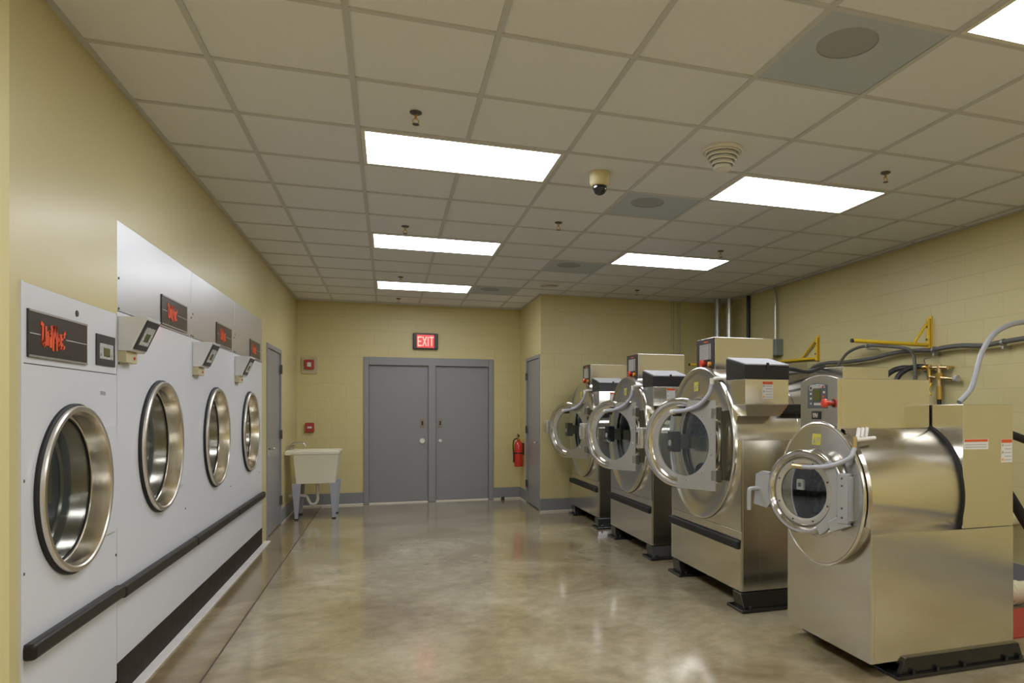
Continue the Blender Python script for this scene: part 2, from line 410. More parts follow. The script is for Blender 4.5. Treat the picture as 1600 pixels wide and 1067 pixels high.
# closet: side wall with door, front wall
CD0, CD1, CDH = 9.47, 10.47, 2.20
f = MB(); f.box(BX, BX+0.15, BY, CD0, 0, H, 'wall_y'); f.box(BX, BX+0.15, CD1, YB, 0, H, 'wall_y'); f.box(BX, BX+0.15, CD0, CD1, CDH, H, 'wall_y')
struct(f.build('wall_closet_side'))
f = MB(); f.box(BX+0.15, XR, BY, BY+0.15, 0, H, 'wall_x'); f.box(BX, BX+0.15, BY-0.0005, BY, 0, H, 'wall_x'); struct(f.build('wall_closet_front'))
f = MB(); f.box(XR, XR+T, YF, YB, 0, H, 'wall_y'); struct(f.build('wall_right'))
f = MB(); f.box(XL-T, XR+T, YF-T, YF, 0, H, 'wall_x'); struct(f.build('wall_rear'))
# baseboards
def baseboard(name, *a):
    f = MB(); f.box(*a, 0.022, 0.185, 'base_grey'); f.box(*(v for v in a), 0.0, 0.022, 'floor_gap_strip'); struct(f.build(name, bevel=0.003))
baseboard('baseboard_back', XL, DX0, YB-0.012, YB)
baseboard('baseboard_back', DX1, BX, YB-0.012, YB)
baseboard('baseboard_closet_side', BX-0.012, BX, CD1, YB-0.012)
baseboard('baseboard_closet_front', BX-0.012, XR, BY-0.012, BY)
baseboard('baseboard_right', XR-0.012, XR, YF, BY-0.012)
baseboard('baseboard_left', XL, XL+0.012, LD1, YB-0.012)

# ---- doors
# double door in the back wall
f = MB()
ym, yl = YB-0.02, YB+0.10
for a, b in ((DX0, DX0+0.075), (0.585, 0.695), (DX1-0.075, DX1)): f.box(a, b, ym, yl, 0, DH, 'frame_grey')
f.box(DX0+0.075, DX1-0.075, ym+0.0005, yl, DH-0.12, DH, 'frame_grey')
struct(f.build('trim_3', bevel=0.006))
for nm, a, b, hx in (('door_1', DX0+0.078, 0.582, 0.497), ('door_2', 0.698, DX1-0.078, 0.764)):
    f = MB(); f.box(a, b, YB+0.03, YB+0.075, 0.022, DH-0.123, 'door_grey'); d = struct(f.build(nm, bevel=0.003))
    f = MB(); f.box(hx-0.035, hx+0.035, YB+0.022, YB+0.03, 1.15, 1.275, 'brass_plate'); f.box(hx-0.012, hx+0.012, YB+0.014, YB+0.022, 1.18, 1.245, 'black'); f.build('push_plate', d)
    rr = 0.042 if nm == 'door_1' else 0.026
    f = MB(); f.lathe((hx, YB+0.03, 0.937), (0, -1, 0), [(0, 0), (0, rr), (0.012, rr), (0.022, rr*0.7), (0.022, 0)], 'pipe_white', 24); f.build('door_knob', d)
    f = MB(); f.box(a, b, YB+0.02, YB+0.085, 0.0, 0.018, 'floor_gap_strip'); f.build('floor_gap_strip', d)  # pale strip drawn where light shows under the door
# left wall door (hinged on its far edge)
f = MB()
f.box(XL-0.14, XL+0.012, LD0, LD0+0.05, 0, LDH, 'frame_grey'); f.box(XL-0.14, XL+0.012, LD1-0.05, LD1, 0, LDH, 'frame_grey')
f.box(XL-0.14, XL+0.0115, LD0+0.05, LD1-0.05, LDH-0.05, LDH, 'frame_grey'); struct(f.build('trim_4', bevel=0.004))
f = MB(); f.box(XL-0.05, XL-0.006, LD0+0.053, LD1-0.053, 0.015, LDH-0.053, 'door_grey'); d = struct(f.build('door_3', bevel=0.003))
for z in (0.31, 1.12, 1.92):
    f = MB(); f.cyl((XL+0.018, LD1-0.052, z-0.055), (XL+0.018, LD1-0.052, z+0.055), 0.010, 'hinge', 12); f.box(XL-0.004, XL+0.014, LD1-0.075, LD1-0.03, z-0.05, z+0.05, 'hinge'); f.build('hinge', d)
f = MB(); f.box(XL-0.006, XL+0.006, LD0+0.09, LD0+0.145, 0.90, 1.14, 'faucet')
f.tube([(XL+0.004, LD0+0.115, 0.99), (XL+0.055, LD0+0.115, 0.99), (XL+0.06, LD0+0.135, 0.99), (XL+0.06, LD0+0.24, 0.985)], 0.010, 'faucet', 10, 4); f.build('door_handle', d)
# closet door
f = MB()
f.box(BX-0.012, BX+0.14, CD0, CD0+0.05, 0, CDH, 'frame_grey'); f.box(BX-0.012, BX+0.14, CD1-0.05, CD1, 0, CDH, 'frame_grey')
f.box(BX-0.0115, BX+0.14, CD0+0.05, CD1-0.05, CDH-0.05, CDH, 'frame_grey'); struct(f.build('trim_5', bevel=0.004))
f = MB(); f.box(BX+0.006, BX+0.05, CD0+0.053, CD1-0.053, 0.015, CDH-0.053, 'door_grey'); d = struct(f.build('door_4', bevel=0.003))
for z in (0.30, 1.12, 1.92):
    f = MB(); f.cyl((BX-0.018, CD1-0.052, z-0.055), (BX-0.018, CD1-0.052, z+0.055), 0.011, 'hinge', 12); f.box(BX-0.014, BX+0.004, CD1-0.08, CD1-0.03, z-0.05, z+0.05, 'hinge'); f.build('hinge', d)
f = MB(); f.lathe((BX+0.006, CD0+0.12, 0.96), (-1, 0, 0), [(0, 0), (0, 0.03), (0.012, 0.03), (0.012, 0)], 'faucet', 20)
f.tube([(BX, CD0+0.12, 0.96), (BX-0.055, CD0+0.12, 0.96), (BX-0.06, CD0+0.14, 0.96), (BX-0.06, CD0+0.25, 0.96)], 0.010, 'faucet', 10, 4); f.build('door_handle', d)

# ================================================================== CEILING FIXTURES
def gx(i): return U0+i*G
def gy(j): return V0+j*G
def ceiling_light(i, j, label, group='recessed ceiling lights'):
    t = thing('ceiling_light', (gx(i), gy(j), H), label, 'ceiling light', group)
    W, D = 2*G, G; e = 0.014; b = 0.038
    f = MB()
    for a in ((e, W-e, e, b), (e, W-e, D-b, D-e), (e, b, b, D-b), (W-b, W-e, b, D-b)): f.box(*a, -0.002, 0.010, 'white_paint')
    f.build('frame', t, bevel=0.0015)
    f = MB(); f.box(b, W-b, b, D-b, -0.0015, 0.006, 'lens'); f.build('diffuser', t)
    return t
ceiling_light(0, 0, 'bright troffer light in the left row, nearest and largest of that row')
ceiling_light(0, 4, 'bright troffer light, the middle one of the left row')
ceiling_light(0, 8, 'bright troffer light of the left row nearest the double doors')
ceiling_light(4, 0, 'bright troffer light beside the conical air diffuser, right row')
ceiling_light(4, 4, 'small looking troffer light at the far end of the right row')
ceiling_light(4, -4, 'bright troffer light cut off by the top right corner of the photo')
ceiling_light(0, -4, 'troffer light of the left row just above the camera')
for (i, j) in ((0, -8), (4, -8), (0, -12), (4, -12)):
    ceiling_light(i, j, 'troffer light behind the camera')
def vent(i, j, label):
    t = thing('ceiling_vent', (gx(i), gy(j), H), label, 'ceiling vent', 'square return air vents')
    e = 0.014
    f = MB(); f.hole_panel((0, 0, 0.004), (1, 0, 0), (0, 1, 0), (e, G-e, e, G-e), (G/2-0.075, G/2-0.095), 0.13, 'vent', 48); f.build('grille', t)
    f = MB(); f.lathe((G/2-0.075, G/2-0.095, 0.004), (0, 0, -1), [(0, 0.13), (-0.0035, 0.13), (-0.0035, 0)], 'vent_dark', 48); f.build('duct_opening', t)
    return t
vent(3, -3, 'large looking grey square vent at top right with a round duct opening')
vent(3, 1, 'grey square vent just beyond the security camera')
vent(3, 5, 'grey square vent beside the far right troffer light')
vent(2, 8, 'grey square vent touching the troffer light nearest the double doors')
def sprinkler(x, y, label):
    t = thing('sprinkler_head', (x, y, H), label, 'sprinkler', 'ceiling sprinkler heads')
    f = MB(); f.lathe((0, 0, 0.007), (0, 0, -1), [(0, 0.032), (0.006, 0.032), (0.012, 0.020), (0.012, 0.010)], 'hinge', 24); f.build('escutcheon', t)
    f = MB(); f.cyl((0, 0, -0.005), (0, 0, -0.03), 0.007, 'brass', 12)
    for s in (-1, 1): f.tube([(0.007*s, 0, -0.028), (0.016*s, 0, -0.042), (0.003*s, 0, -0.058)], 0.003, 'brass', 8, 4)
    f.lathe((0, 0, -0.058), (0, 0, -1), [(0, 0), (0, 0.018), (0.002, 0.018), (0.002, 0)], 'hinge', 16); f.build('nozzle', t)
sprinkler(0.14, 3.855, 'sprinkler head in front of the nearest left troffer light')
sprinkler(0.14, 6.29, 'sprinkler head in front of the middle left troffer light')
sprinkler(0.14, 8.72, 'sprinkler head in front of the last left troffer light')
sprinkler(0.14, 10.44, 'tiny sprinkler head between the last left troffer light and the back wall')
sprinkler(1.38, 5.75, 'pale sprinkler head between the two troffer rows, left of a grey vent')
sprinkler(3.18, 3.84, 'sprinkler head above the right end of the conical diffuser row troffer light')
sprinkler(3.18, 6.27, 'sprinkler head at the right end of the far right troffer light')
sprinkler(3.17, 8.70, 'tiny sprinkler head above the washers near the far end')
def round_diffuser(x, y, r, depth, label):
    t = thing('air_diffuser', (x, y, H), label, 'air diffuser', 'round ceiling air diffusers')
    f = MB(); f.lathe((0, 0, 0.006), (0, 0, -1), [(0, r), (0.012, r), (0.02, r*0.93), (0.012, r*0.9)], 'white_paint', 48); f.build('rim', t)
    n = 5
    for k in range(n):
        a = r*(0.9-0.11*k); b = depth*(k+1)/n
        f = MB(); f.lathe((0, 0, 0), (0, 0, -1), [(b-depth/n, a*0.90), (b-0.3*depth/n, a), (b, a*0.97), (b-0.15*depth/n, a*0.86)], 'white_paint', 40); f.build('cone', t)
    f = MB(); f.lathe((0, 0, -depth), (0, 0, -1), [(-0.02, r*0.38), (0, r*0.42), (0.004, 0)], 'white_paint', 32); f.build('centre_cap', t)
round_diffuser(1.95, 3.82, 0.125, 0.115, 'near white stepped conical air diffuser in front of the right troffer light')
round_diffuser(1.96, 8.66, 0.13, 0.03, 'far shallow round air diffuser near the closet corner')
t = thing('security_camera', (1.355, 4.458, H), 'cream dome security camera with a black lens bubble on the ceiling', 'security camera')
f = MB(); f.lathe((0, 0, 0.006), (0, 0, -1), [(0, 0.07), (0.07, 0.068), (0.085, 0.058), (0.09, 0.05), (0.088, 0)], 'camera_body', 40); f.build('housing', t)
f = MB(); f.lathe((0, 0, -0.085), (0, 0, -1), [(0, 0.048)]+[(0.012+0.048*math.sin(a), 0.048*math.cos(a)) for a in [i*PI/16 for i in range(9)]], 'dome', 32); f.build('lens_dome', t)

# ================================================================== DRYERS
UNIMAC = []   # brush strokes, letter units
def L(x, *p): UNIMAC.append([(x+a, b) for a, b in p])
L(0.0, (-0.12, 1.0), (0.10, 0.92)); L(0.0, (0.06, 0.95), (0.02, 0.15), (0.22, 0.0), (0.44, 0.12)); L(0.0, (0.44, 0.85), (0.46, 0.05))
L(0.66, (0.0, 0.62), (0.0, 0.05)); L(0.66, (0.0, 0.55), (0.20, 0.66), (0.28, 0.50), (0.28, 0.0))
L(1.16, (0.0, 0.66), (0.0, -0.02)); L(1.16, (-0.02, 0.92), (0.04, 0.80))
L(1.38, (0.0, -0.15), (0.06, 0.95), (0.26, 0.28), (0.48, 0.95), (0.50, -0.12))
L(2.08, (0.30, 0.58), (0.08, 0.55), (0.02, 0.20), (0.20, 0.02), (0.34, 0.30)); L(2.08, (0.34, 0.62), (0.36, 0.0))
L(2.60, (0.34, 0.60), (0.10, 0.60), (0.0, 0.30), (0.10, 0.02), (0.36, 0.06))
L(2.60, (0.30, 0.66), (0.44, 0.78))
def sign_plate(t, y0, y1, z0, z1, lx, lz, lh):
    f = MB(); f.box(0, 0.006, y0, y1, z0, z1, 'logo_panel'); p = f.build('sign_plate', t, bevel=0.001)
    f = MB()
    for a, b in ((z0, z0+0.008), (z1-0.008, z1)): f.box(0.006, 0.009, y0+0.004, y1-0.004, a, b, 'alum')
    zm = (z0+z1)/2
    f.box(0.006, 0.0072, y0+0.01, y0+lx-0.012, zm-0.002, zm+0.002, 'line'); f.box(0.006, 0.0072, y0+lx+3.05*lh*0.78+0.01, y1-0.008, zm-0.002, zm+0.002, 'line')
    f.build('sign_trim', p)
    f = MB(); stroke_text(f, UNIMAC, (0.006, y0+lx, z0+lz), (0, 0.78, 0), (0, 0, 1), (1, 0, 0), lh, 'red', 0.20, 0.0025); f.build('logo_lettering', p)
def keypad(parent, o, u, v, n, wd, ht):
    """black bezel with a grey keypad and a small dark display"""
    f = MB(); f.prism([(0, 0), (wd, 0), (wd, ht), (0, ht)], o, u, v, n, 0, 0.006, 'charcoal'); k = f.build('keypad', parent, bevel=0.0015)
    f = MB(); a = 0.14*wd
    f.prism([(a, a), (wd-a, a), (wd-a, ht-1.3*a), (a, ht-1.3*a)], o, u, v, n, 0.006, 0.0075, 'keypad')
    for i in range(4):
        for j in range(3):
            if 0 < j and i in (1, 2): continue
            x = a*1.5+(wd-3*a)*i/3; z = a*1.4+(ht-4*a)*j/2.2
            f.prism([(x-0.006, z-0.006), (x+0.006, z-0.006), (x+0.006, z+0.006), (x-0.006, z+0.006)], o, u, v, n, 0.0075, 0.009, 'label')
    f.prism([(wd*0.34, ht*0.30), (wd*0.66, ht*0.30), (wd*0.66, ht*0.58), (wd*0.34, ht*0.58)], o, u, v, n, 0.0075, 0.009, 'lcd'); f.build('button_pad', k)

def dryer_door(t, yc, zc, R):
    """round stainless door: rolled lip, deep spun sleeve, smoked glass"""
    f = MB()
    f.lathe((0, yc, zc), (1, 0, 0), [(0.004, R), (0.026, R), (0.031, R-0.005), (0.032, R-0.020), (0.027, R-0.026), (0.010, R-0.029), (-0.044, R-0.036), (-0.047, R-0.046)], 'chrome2', 96, mats=['rim']*4+['chrome2']*3)
    f.lathe((0, yc, zc), (1, 0, 0), [(-0.058, R-0.048), (-0.064, R-0.042), (-0.15, R-0.050), (-0.155, R-0.07)], 'chrome2', 96)
    d = f.build('door', t); d['label'] = 'polished stainless door ring'
    f = MB(); f.lathe((0, yc, zc), (1, 0, 0), [(-0.002, R+0.002), (0.0, R+0.009), (0.010, R+0.009), (0.016, R+0.0015)], 'rubber', 96)
    f.lathe((0, yc, zc), (1, 0, 0), [(-0.046, R-0.040), (-0.046, R-0.050), (-0.060, R-0.050), (-0.060, R-0.040)], 'rubber', 96); f.build('door_gasket', d)
    f = MB(); f.lathe((0, yc, zc), (1, 0, 0), [(-0.050, 0), (-0.050, R-0.046), (-0.054, R-0.046), (-0.054, 0)], 'dark_glass', 64); f.build('door_glass', d)
    f = MB(); hc = [(yc+(R+0.015)*math.cos(a), zc+(R+0.015)*math.sin(a)) for a in [math.radians(-44+88*i/20) for i in range(21)]]
    for (a, b), (c_, d_) in zip(hc, hc[1:]): f.prism([(a, b), (yc+R+0.10, b), (yc+R+0.10, d_), (c_, d_)], (0, 0, 0), (0, 1, 0), (0, 0, 1), (1, 0, 0), 0.0, 0.010, 'white')
    f.build('hinge_cover', d)
    # tumbler behind
    f = MB(); f.lathe((0, yc, zc), (1, 0, 0), [(-0.165, R-0.03), (-0.165, R+0.04), (-0.72, R+0.04), (-0.74, 0)], 'dryer_drum', 64); f.build('tumbler', t)
    f = MB(); f.lathe((0, yc, zc), (1, 0, 0), [(-0.158, R-0.045), (-0.158, 0)], 'screen', 64); f.build('lint_screen', t)
def screws(t, pts, x=0.0):
    for y, z in pts:
        f = MB(); f.lathe((x, y, z), (1, 0, 0), [(-0.001, 0.007), (0.003, 0.006), (0.004, 0)], 'hinge', 12); f.build('screw', t)

# dryer 1, the smaller unit
W1 = D2Y-D1Y-0.004
t = thing('tumble_dryer', (XL, D1Y, 0), 'lowest and nearest white wall dryer with its keypad flush in the panel', 'dryer', 'white built in dryers')
yc, zc, R = 0.463, 1.098, 0.350
f = MB(); f.hole_panel((0, 0, 0), (0, 1, 0), (0, 0, 1), (0.0, W1, 0.10, 1.6005), (yc, zc), R-0.03, 'white', 72)
f.hole_panel((-0.0005, 0, 0), (0, 1, 0), (0, 0, 1), (0.0, W1, 0.10, 1.6005), (yc, zc), R-0.02, 'white', 72)
f.box(-0.9, -0.001, 0, 0.004, 0.10, D1H, 'white'); f.box(-0.9, -0.001, W1-0.004, W1, 0.10, D1H, 'white'); f.box(-0.9, -0.001, 0.004, W1-0.004, D1H-0.01, D1H, 'white')
f.build('body', t)
f = MB(); f.box(-0.02, 0.0, 0.0, W1, 1.6030, D1H, 'white'); f.build('top_panel', t, bevel=0.003)
f = MB(); f.box(0.0, 0.006, 0.0, 0.016, 0.10, D1H, 'white'); f.build('edge_trim', t)
sign_plate(t, 0.052, 0.577, 1.628, 1.806, 0.105, 0.052, 0.082)
keypad(t, (0.0, 0.682, 1.636), (0, 1, 0), (0, 0, 1), (1, 0, 0), 0.224, 0.143)
f = MB(); f.lathe((0, 0.485, 1.842), (1, 0, 0), [(0, 0.0), (0, 0.014), (0.003, 0.013), (0.003, 0)], 'black', 20); f.build('lock_hole', t)
f = MB(); f.prism([(0.74, 1.50), (0.80, 1.497), (0.80, 1.515), (0.74, 1.518)], (0, 0, 0), (0, 1, 0), (0, 0, 1), (1, 0, 0), 0, 0.0008, 'label_text'); f.build('small_label', t)
dryer_door(t, yc, zc, R)
screws(t, [(0.03, 1.17), (0.03, 0.83), (0.93, 0.72)])
f = MB(); f.box(-0.005, 0.045, 0.01, W1-0.01, 0.512, 0.575, 'rail'); f.build('bumper_rail', t, bevel=0.018, seg=3)
f = MB(); f.box(-0.03, -0.004, 0.0, W1, 0.0, 0.10, 'kick'); f.build('kick_plate', t)

def make_big_dryer():
    Wd = D3Y-D2Y-0.003
    t = thing('tumble_dryer', (XL, D2Y, 0), '', 'dryer', 'white built in dryers')
    yc, zc, R = 0.681, 1.217, 0.375
    f = MB(); f.hole_panel((0, 0, 0), (0, 1, 0), (0, 0, 1), (0.0, Wd, 0.182, 1.915), (yc, zc), R-0.03, 'white', 72)
    f.hole_panel((-0.0005, 0, 0), (0, 1, 0), (0, 0, 1), (0.0, Wd, 0.182, 1.915), (yc, zc), R-0.02, 'white', 72)
    f.box(-0.9, -0.001, 0, 0.004, 0.182, D2H, 'white'); f.box(-0.9, -0.001, Wd-0.004, Wd, 0.182, D2H, 'white'); f.box(-0.9, -0.001, 0.004, Wd-0.004, D2H-0.01, D2H, 'white')
    f.build('body', t)
    f = MB(); f.box(-0.02, 0.0, 0.0, Wd, 1.918, D2H, 'white_brushed'); f.build('top_panel', t, bevel=0.002)
    sign_plate(t, 0.685, 1.222, 1.932, 2.108, 0.115, 0.055, 0.078)
    # slanted control box
    f = MB()
    y0, y1 = 0.008, 0.235
    prof = [(0.0, 1.722), (0.052, 1.722), (0.125, 1.892), (0.0, 1.892)]
    f.prism(prof, (0, y0, 0), (1, 0, 0), (0, 0, 1), (0, 1, 0), 0, y1-y0, 'white2'); cb = f.build('control_box', t, bevel=0.004)
    sl = Vector((0.073, 0, 0.17)); Ls = sl.length; sl.normalize(); nn = Vector((sl.z, 0, -sl.x))
    keypad(cb, Vector((0.052, y0+0.02, 1.722))+sl*0.014, (0, 1, 0), sl, nn, y1-y0-0.04, Ls-0.028)
    f = MB(); f.box(0.0, 0.035, 0.012, 0.17, 1.665, 1.722, 'beige'); f.cyl((0.035, 0.12, 1.69), (0.042, 0.12, 1.69), 0.008, 'red_knob', 12); f.build('junction_box', t, bevel=0.003)
    dryer_door(t, yc, zc, R)
    screws(t, [(0.02, 1.93), (0.02, 2.08), (1.34, 1.93), (1.34, 2.05), (0.02, 1.66), (1.2, 0.78)])
    f = MB(); f.box(-0.005, 0.04, 0.0, Wd, 0.498, 0.565, 'rail'); f.build('bumper_rail', t, bevel=0.018, seg=3)
    f = MB(); f.box(-0.03, 0.004, 0.0, Wd, 0.012, 0.180, 'kick'); f.build('kick_plate', t)
    return t
d0 = make_big_dryer(); d0['label'] = 'first tall white dryer right beside the lowest one, brightest brushed top'
d2 = copy_tree(d0); d2.location = (XL, D3Y, 0); d2['label'] = 'middle one of the three tall white dryers'
d3 = copy_tree(d0); d3.location = (XL, D4Y, 0); d3['label'] = 'tall white dryer farthest away, beside the grey side door'
f = MB(); f.box(XL-T, XL, DE-0.032, DE, 0, D2H, 'wall_plain'); struct(f.build('wall_left'))

# ================================================================== LARGE WASHERS
def warn_label(t, o, u, v, n, wd, ht, name='warning_label', lines=5):
    f = MB(); f.prism([(0, 0), (wd, 0), (wd, ht), (0, ht)], o, u, v, n, 0, 0.0008, 'label')
    hb = min(ht*0.22, 0.022)
    f.prism([(wd*0.03, ht-hb), (wd*0.97, ht-hb), (wd*0.97, ht*0.985), (wd*0.03, ht*0.985)], o, u, v, n, 0.0008, 0.0014, 'label_red')
    for i in range(lines):
        z = (ht-hb)*(i+0.6)/(lines+0.4)
        f.prism([(wd*0.30, z), (wd*0.92, z), (wd*0.92, z+0.004), (wd*0.30, z+0.004)], o, u, v, n, 0.0008, 0.0012, 'label_text')
        if i % 2 == 0 and ht > wd: f.prism([(wd*0.07, z-0.003), (wd*0.22, z-0.003), (wd*0.22, z+0.010), (wd*0.07, z+0.010)], o, u, v, n, 0.0008, 0.0012, 'orange' if i == 0 else 'label_text')
    return f.build(name, t)

def make_washer():
    """local frame: x' into the machine from the cabinet front, y' = 0 on the drum axis"""
    t = thing('washing_machine', (2.40, 5.05, 0), '', 'washing machine', 'large stainless washers with open doors')
    N, S = -0.640, 0.640
    ZC, YC = 1.163, 0.0
    # cabinet
    f = MB()
    f.box(0.012, 1.0, N, N+0.02, 0.118, 1.208, 'steel_z'); f.box(0.012, 1.0, S-0.02, S, 0.118, 1.208, 'steel_z')
    f.box(0.98, 1.0, N+0.02, S-0.02, 0.118, 1.208, 'steel_z'); f.box(0.0, 1.0, N+0.02, S-0.02, 0.118, 0.55, 'steel_z')
    f.box(0.0, 0.012, N, N+0.02, 0.118, 0.55, 'steel_z'); f.box(0.0, 0.012, S-0.02, S, 0.118, 0.55, 'steel_z')
    f.box(0.012, 1.0, N+0.02, N+0.06, 1.19, 1.208, 'steel_x'); f.box(0.012, 1.0, S-0.06, S-0.02, 1.19, 1.208, 'steel_x')
    f.build('cabinet', t, bevel=0.004)
    f = MB(); f.hole_panel((0.0, 0, 0), (0, 1, 0), (0, 0, 1), (N, S, 0.552, 1.208), (0, 0.80), 0.2, 'steel_z', 48); f.hole_panel((0.011, 0, 0), (0, 1, 0), (0, 0, 1), (N, S, 0.552, 1.208), (0, 0.80), 0.2, 'steel_z', 48)
    f.box(0.0, 0.011, N, N+0.002, 0.552, 1.208, 'steel_z'); f.box(0.0, 0.011, S-0.002, S, 0.552, 1.208, 'steel_z'); f.build('front_sheet', t)
    f = MB(); f.box(-0.004, 0.0, N+0.004, S-0.004, 0.122, 0.47, 'steel_y'); f.build('lower_panel', t, bevel=0.001)
    f = MB(); f.box(-0.034, -0.004, N-0.004, S+0.004, 0.425, 0.487, 'rubber'); f.build('bumper_strip', t, bevel=0.012, seg=3)
    # base frame: two rails with flanges plus cross members
    f = MB()
    for a, b in ((-0.76, -0.52), (0.34, 0.60)):
        f.box(-0.055, 0.95, a, b, 0.0, 0.022, 'black_gloss')
        f.prism([(a+0.04, 0.022), (b-0.05, 0.022), (b-0.02, 0.116), (a+0.10, 0.116)], (0.0, 0, 0), (0, 1, 0), (0, 0, 1), (1, 0, 0), -0.02, 0.90, 'black_gloss')
    f.box(0.25, 0.35, -0.52, 0.36, 0.06, 0.116, 'black_gloss'); f.box(0.75, 0.85, -0.52, 0.36, 0.06, 0.116, 'black_gloss')
    f.build('base_frame', t, bevel=0.005)
    for a in (-0.73, -0.55, 0.37, 0.57):
        f = MB(); f.cyl((0.02, a, 0.02), (0.02, a, 0.045), 0.013, 'black_gloss', 8); f.build('anchor_bolt', t)
    # drum shell
    f = MB(); f.lathe((0, YC, ZC), (1, 0, 0), [(0.0, 0.575), (0.0, 0.597), (0.50, 0.597), (0.505, 0.590), (0.515, 0.590), (0.52, 0.597), (0.86, 0.597), (0.862, 0.40)], 'shell', 96); f.build('drum_shell', t)
    # front disc, gently domed, with rolled rim
    f = MB(); f.lathe((0, YC, ZC), (-1, 0, 0), [(-0.02, 0.585), (-0.01, 0.606), (0.028, 0.607), (0.038, 0.602), (0.040, 0.594), (0.034, 0.584), (0.020, 0.55), (0.012, 0.48), (0.010, 0.385), (0.014, 0.368), (0.030, 0.362), (0.036, 0.352), (0.034, 0.338), (0.018, 0.326), (-0.03, 0.322)], 'disc', 112, mats=None); dsk = f.build('front_disc', t)
    f = MB(); f.lathe((0, YC, ZC), (-1, 0, 0), [(0.026, 0.335), (0.034, 0.328), (0.030, 0.316), (0.010, 0.313)], 'rubber', 80); f.build('door_seal', dsk)
    f = MB(); f.prism([(0.0, 0), (0.085, 0), (0.085, 0.075), (0, 0.075)], (-0.0135, 0.13, ZC+0.415), (0, -1, 0), (0, 0, 1), (-1, 0, 0), 0.0, 0.002, 'yellow_label')
    f.prism([(0.012, 0.012), (0.035, 0.012), (0.024, 0.05)], (-0.0135, 0.13, ZC+0.415), (0, -1, 0), (0, 0, 1), (-1, 0, 0), 0.002, 0.003, 'label_text')
    f.prism([(0.042, 0.02), (0.075, 0.02), (0.075, 0.055), (0.042, 0.055)], (-0.0135, 0.13, ZC+0.415), (0, -1, 0), (0, 0, 1), (-1, 0, 0), 0.002, 0.003, 'beige'); f.build('caution_sticker', dsk)
    # wash basket
    f = MB(); f.lathe((0, YC, ZC), (1, 0, 0), [(0.0, 0.320), (0.04, 0.325), (0.05, 0.49), (0.62, 0.49), (0.64, 0.2), (0.64, 0.0)], 'drum', 72)
    for k in range(3):
        a = PI/2+k*2*PI/3; cy, sz = math.cos(a), math.sin(a)
        f.prism([(-0.06, 0.49), (0.06, 0.49), (0.02, 0.39), (-0.02, 0.39)], (0, YC, ZC), (0, -sz, cy), (0, cy, sz), (1, 0, 0), 0.06, 0.61, 'drum')
    f.build('wash_basket', t)
    # lock box on far side of the disc
    f = MB(); f.box(-0.165, -0.09, 0.215, 0.345, 1.075, 1.250, 'black'); lb = f.build('lock_box', t, bevel=0.012)
    f = MB(); f.box(-0.09, -0.012, 0.24, 0.33, 1.10, 1.22, 'hinge'); f.build('lock_bracket', t, bevel=0.004)
    f = MB(); f.lathe((-0.165, 0.28, 1.15), (-1, 0, 0), [(0, 0.026), (0.006, 0.024), (0.006, 0)], 'label', 20); f.build('lock_cover', lb)
    # rear tower
    f = MB(); f.box(0.86, 1.28, N, N+0.55, 0.9, 1.755, 'steel_x'); f.box(0.86, 1.28, N+0.55, S, 0.9, 1.745, 'steel_x'); f.box(1.0, 1.26, N+0.02, S-0.02, 0.118, 0.9, 'steel_z'); f.build('rear_cabinet', t, bevel=0.004)
    # control box
    f = MB(); f.box(0.05, 0.575, -0.12, 0.205, 1.66, 2.004, 'steel_x'); cb = f.build('control_box', t, bevel=0.004)
    f = MB(); f.box(0.040, 0.0495, -0.116, 0.201, 1.70, 2.0, 'charcoal'); f.build('control_panel', cb, bevel=0.003)
    f = MB(); f.box(0.034, 0.040, -0.04, 0.13, 1.83, 1.955, 'lcd_pale'); f.box(0.036, 0.040, -0.07, -0.05, 1.83, 1.955, 'keypad'); f.build('display', cb)
    f = MB(); f.box(0.038, 0.040, -0.02, 0.06, 1.968, 1.978, 'red'); f.build('panel_lettering', cb)
    f = MB(); f.lathe((0.04, 0.035, 1.80), (-1, 0, 0), [(0, 0.018), (0.02, 0.016), (0.022, 0.03), (0.036, 0.031), (0.043, 0.022), (0.044, 0)], 'red_knob', 28); f.build('emergency_button', cb)
    f = MB(); f.lathe((0.04, -0.06, 1.79), (-1, 0, 0), [(0, 0.02), (0.02, 0.02), (0.024, 0.012), (0.024, 0)], 'orange', 20); f.build('start_button', cb)
    # soap dispenser on the near side
    f = MB()
    f.box(-0.02, 0.33, -0.735, -0.45, 1.465, 1.645, 'steel_x')
    vs = [(-0.02, -0.735, 1.465), (0.33, -0.735, 1.465), (0.33, -0.45, 1.465), (-0.02, -0.45, 1.465),
          (0.02, -0.685, 1.382), (0.29, -0.685, 1.382), (0.29, -0.45, 1.382), (0.02, -0.45, 1.382)]
    f.faces(vs, [(0, 1, 5, 4), (1, 2, 6, 5), (2, 3, 7, 6), (3, 0, 4, 7), (4, 5, 6, 7), (3, 2, 1, 0)], 'steel_x')
    sd = f.build('soap_dispenser', t, bevel=0.003)
    f = MB(); f.prism([(-0.738, 1.645), (-0.738, 1.742), (-0.45, 1.805), (-0.45, 1.645)], (0, 0, 0), (0, 1, 0), (0, 0, 1), (1, 0, 0), -0.024, 0.334, 'black'); f.build('dispenser_hood', sd, bevel=0.004)
    sl = Vector((0, 0.288, 0.063)).normalized(); nn = Vector((0, -sl.z, sl.y))
    f = MB(); f.prism([(-0.018, -0.004), (0.328, -0.004), (0.328, 0.285), (-0.018, 0.285)], (0, -0.738, 1.742), (1, 0, 0), sl, nn, 0.0005, 0.012, 'lid_grey'); f.build('dispenser_lid', sd, bevel=0.004)
    f = MB(); f.box(0.145, 0.165, -0.747, -0.738, 1.715, 1.762, 'black'); f.build('lid_latch', sd, bevel=0.002)
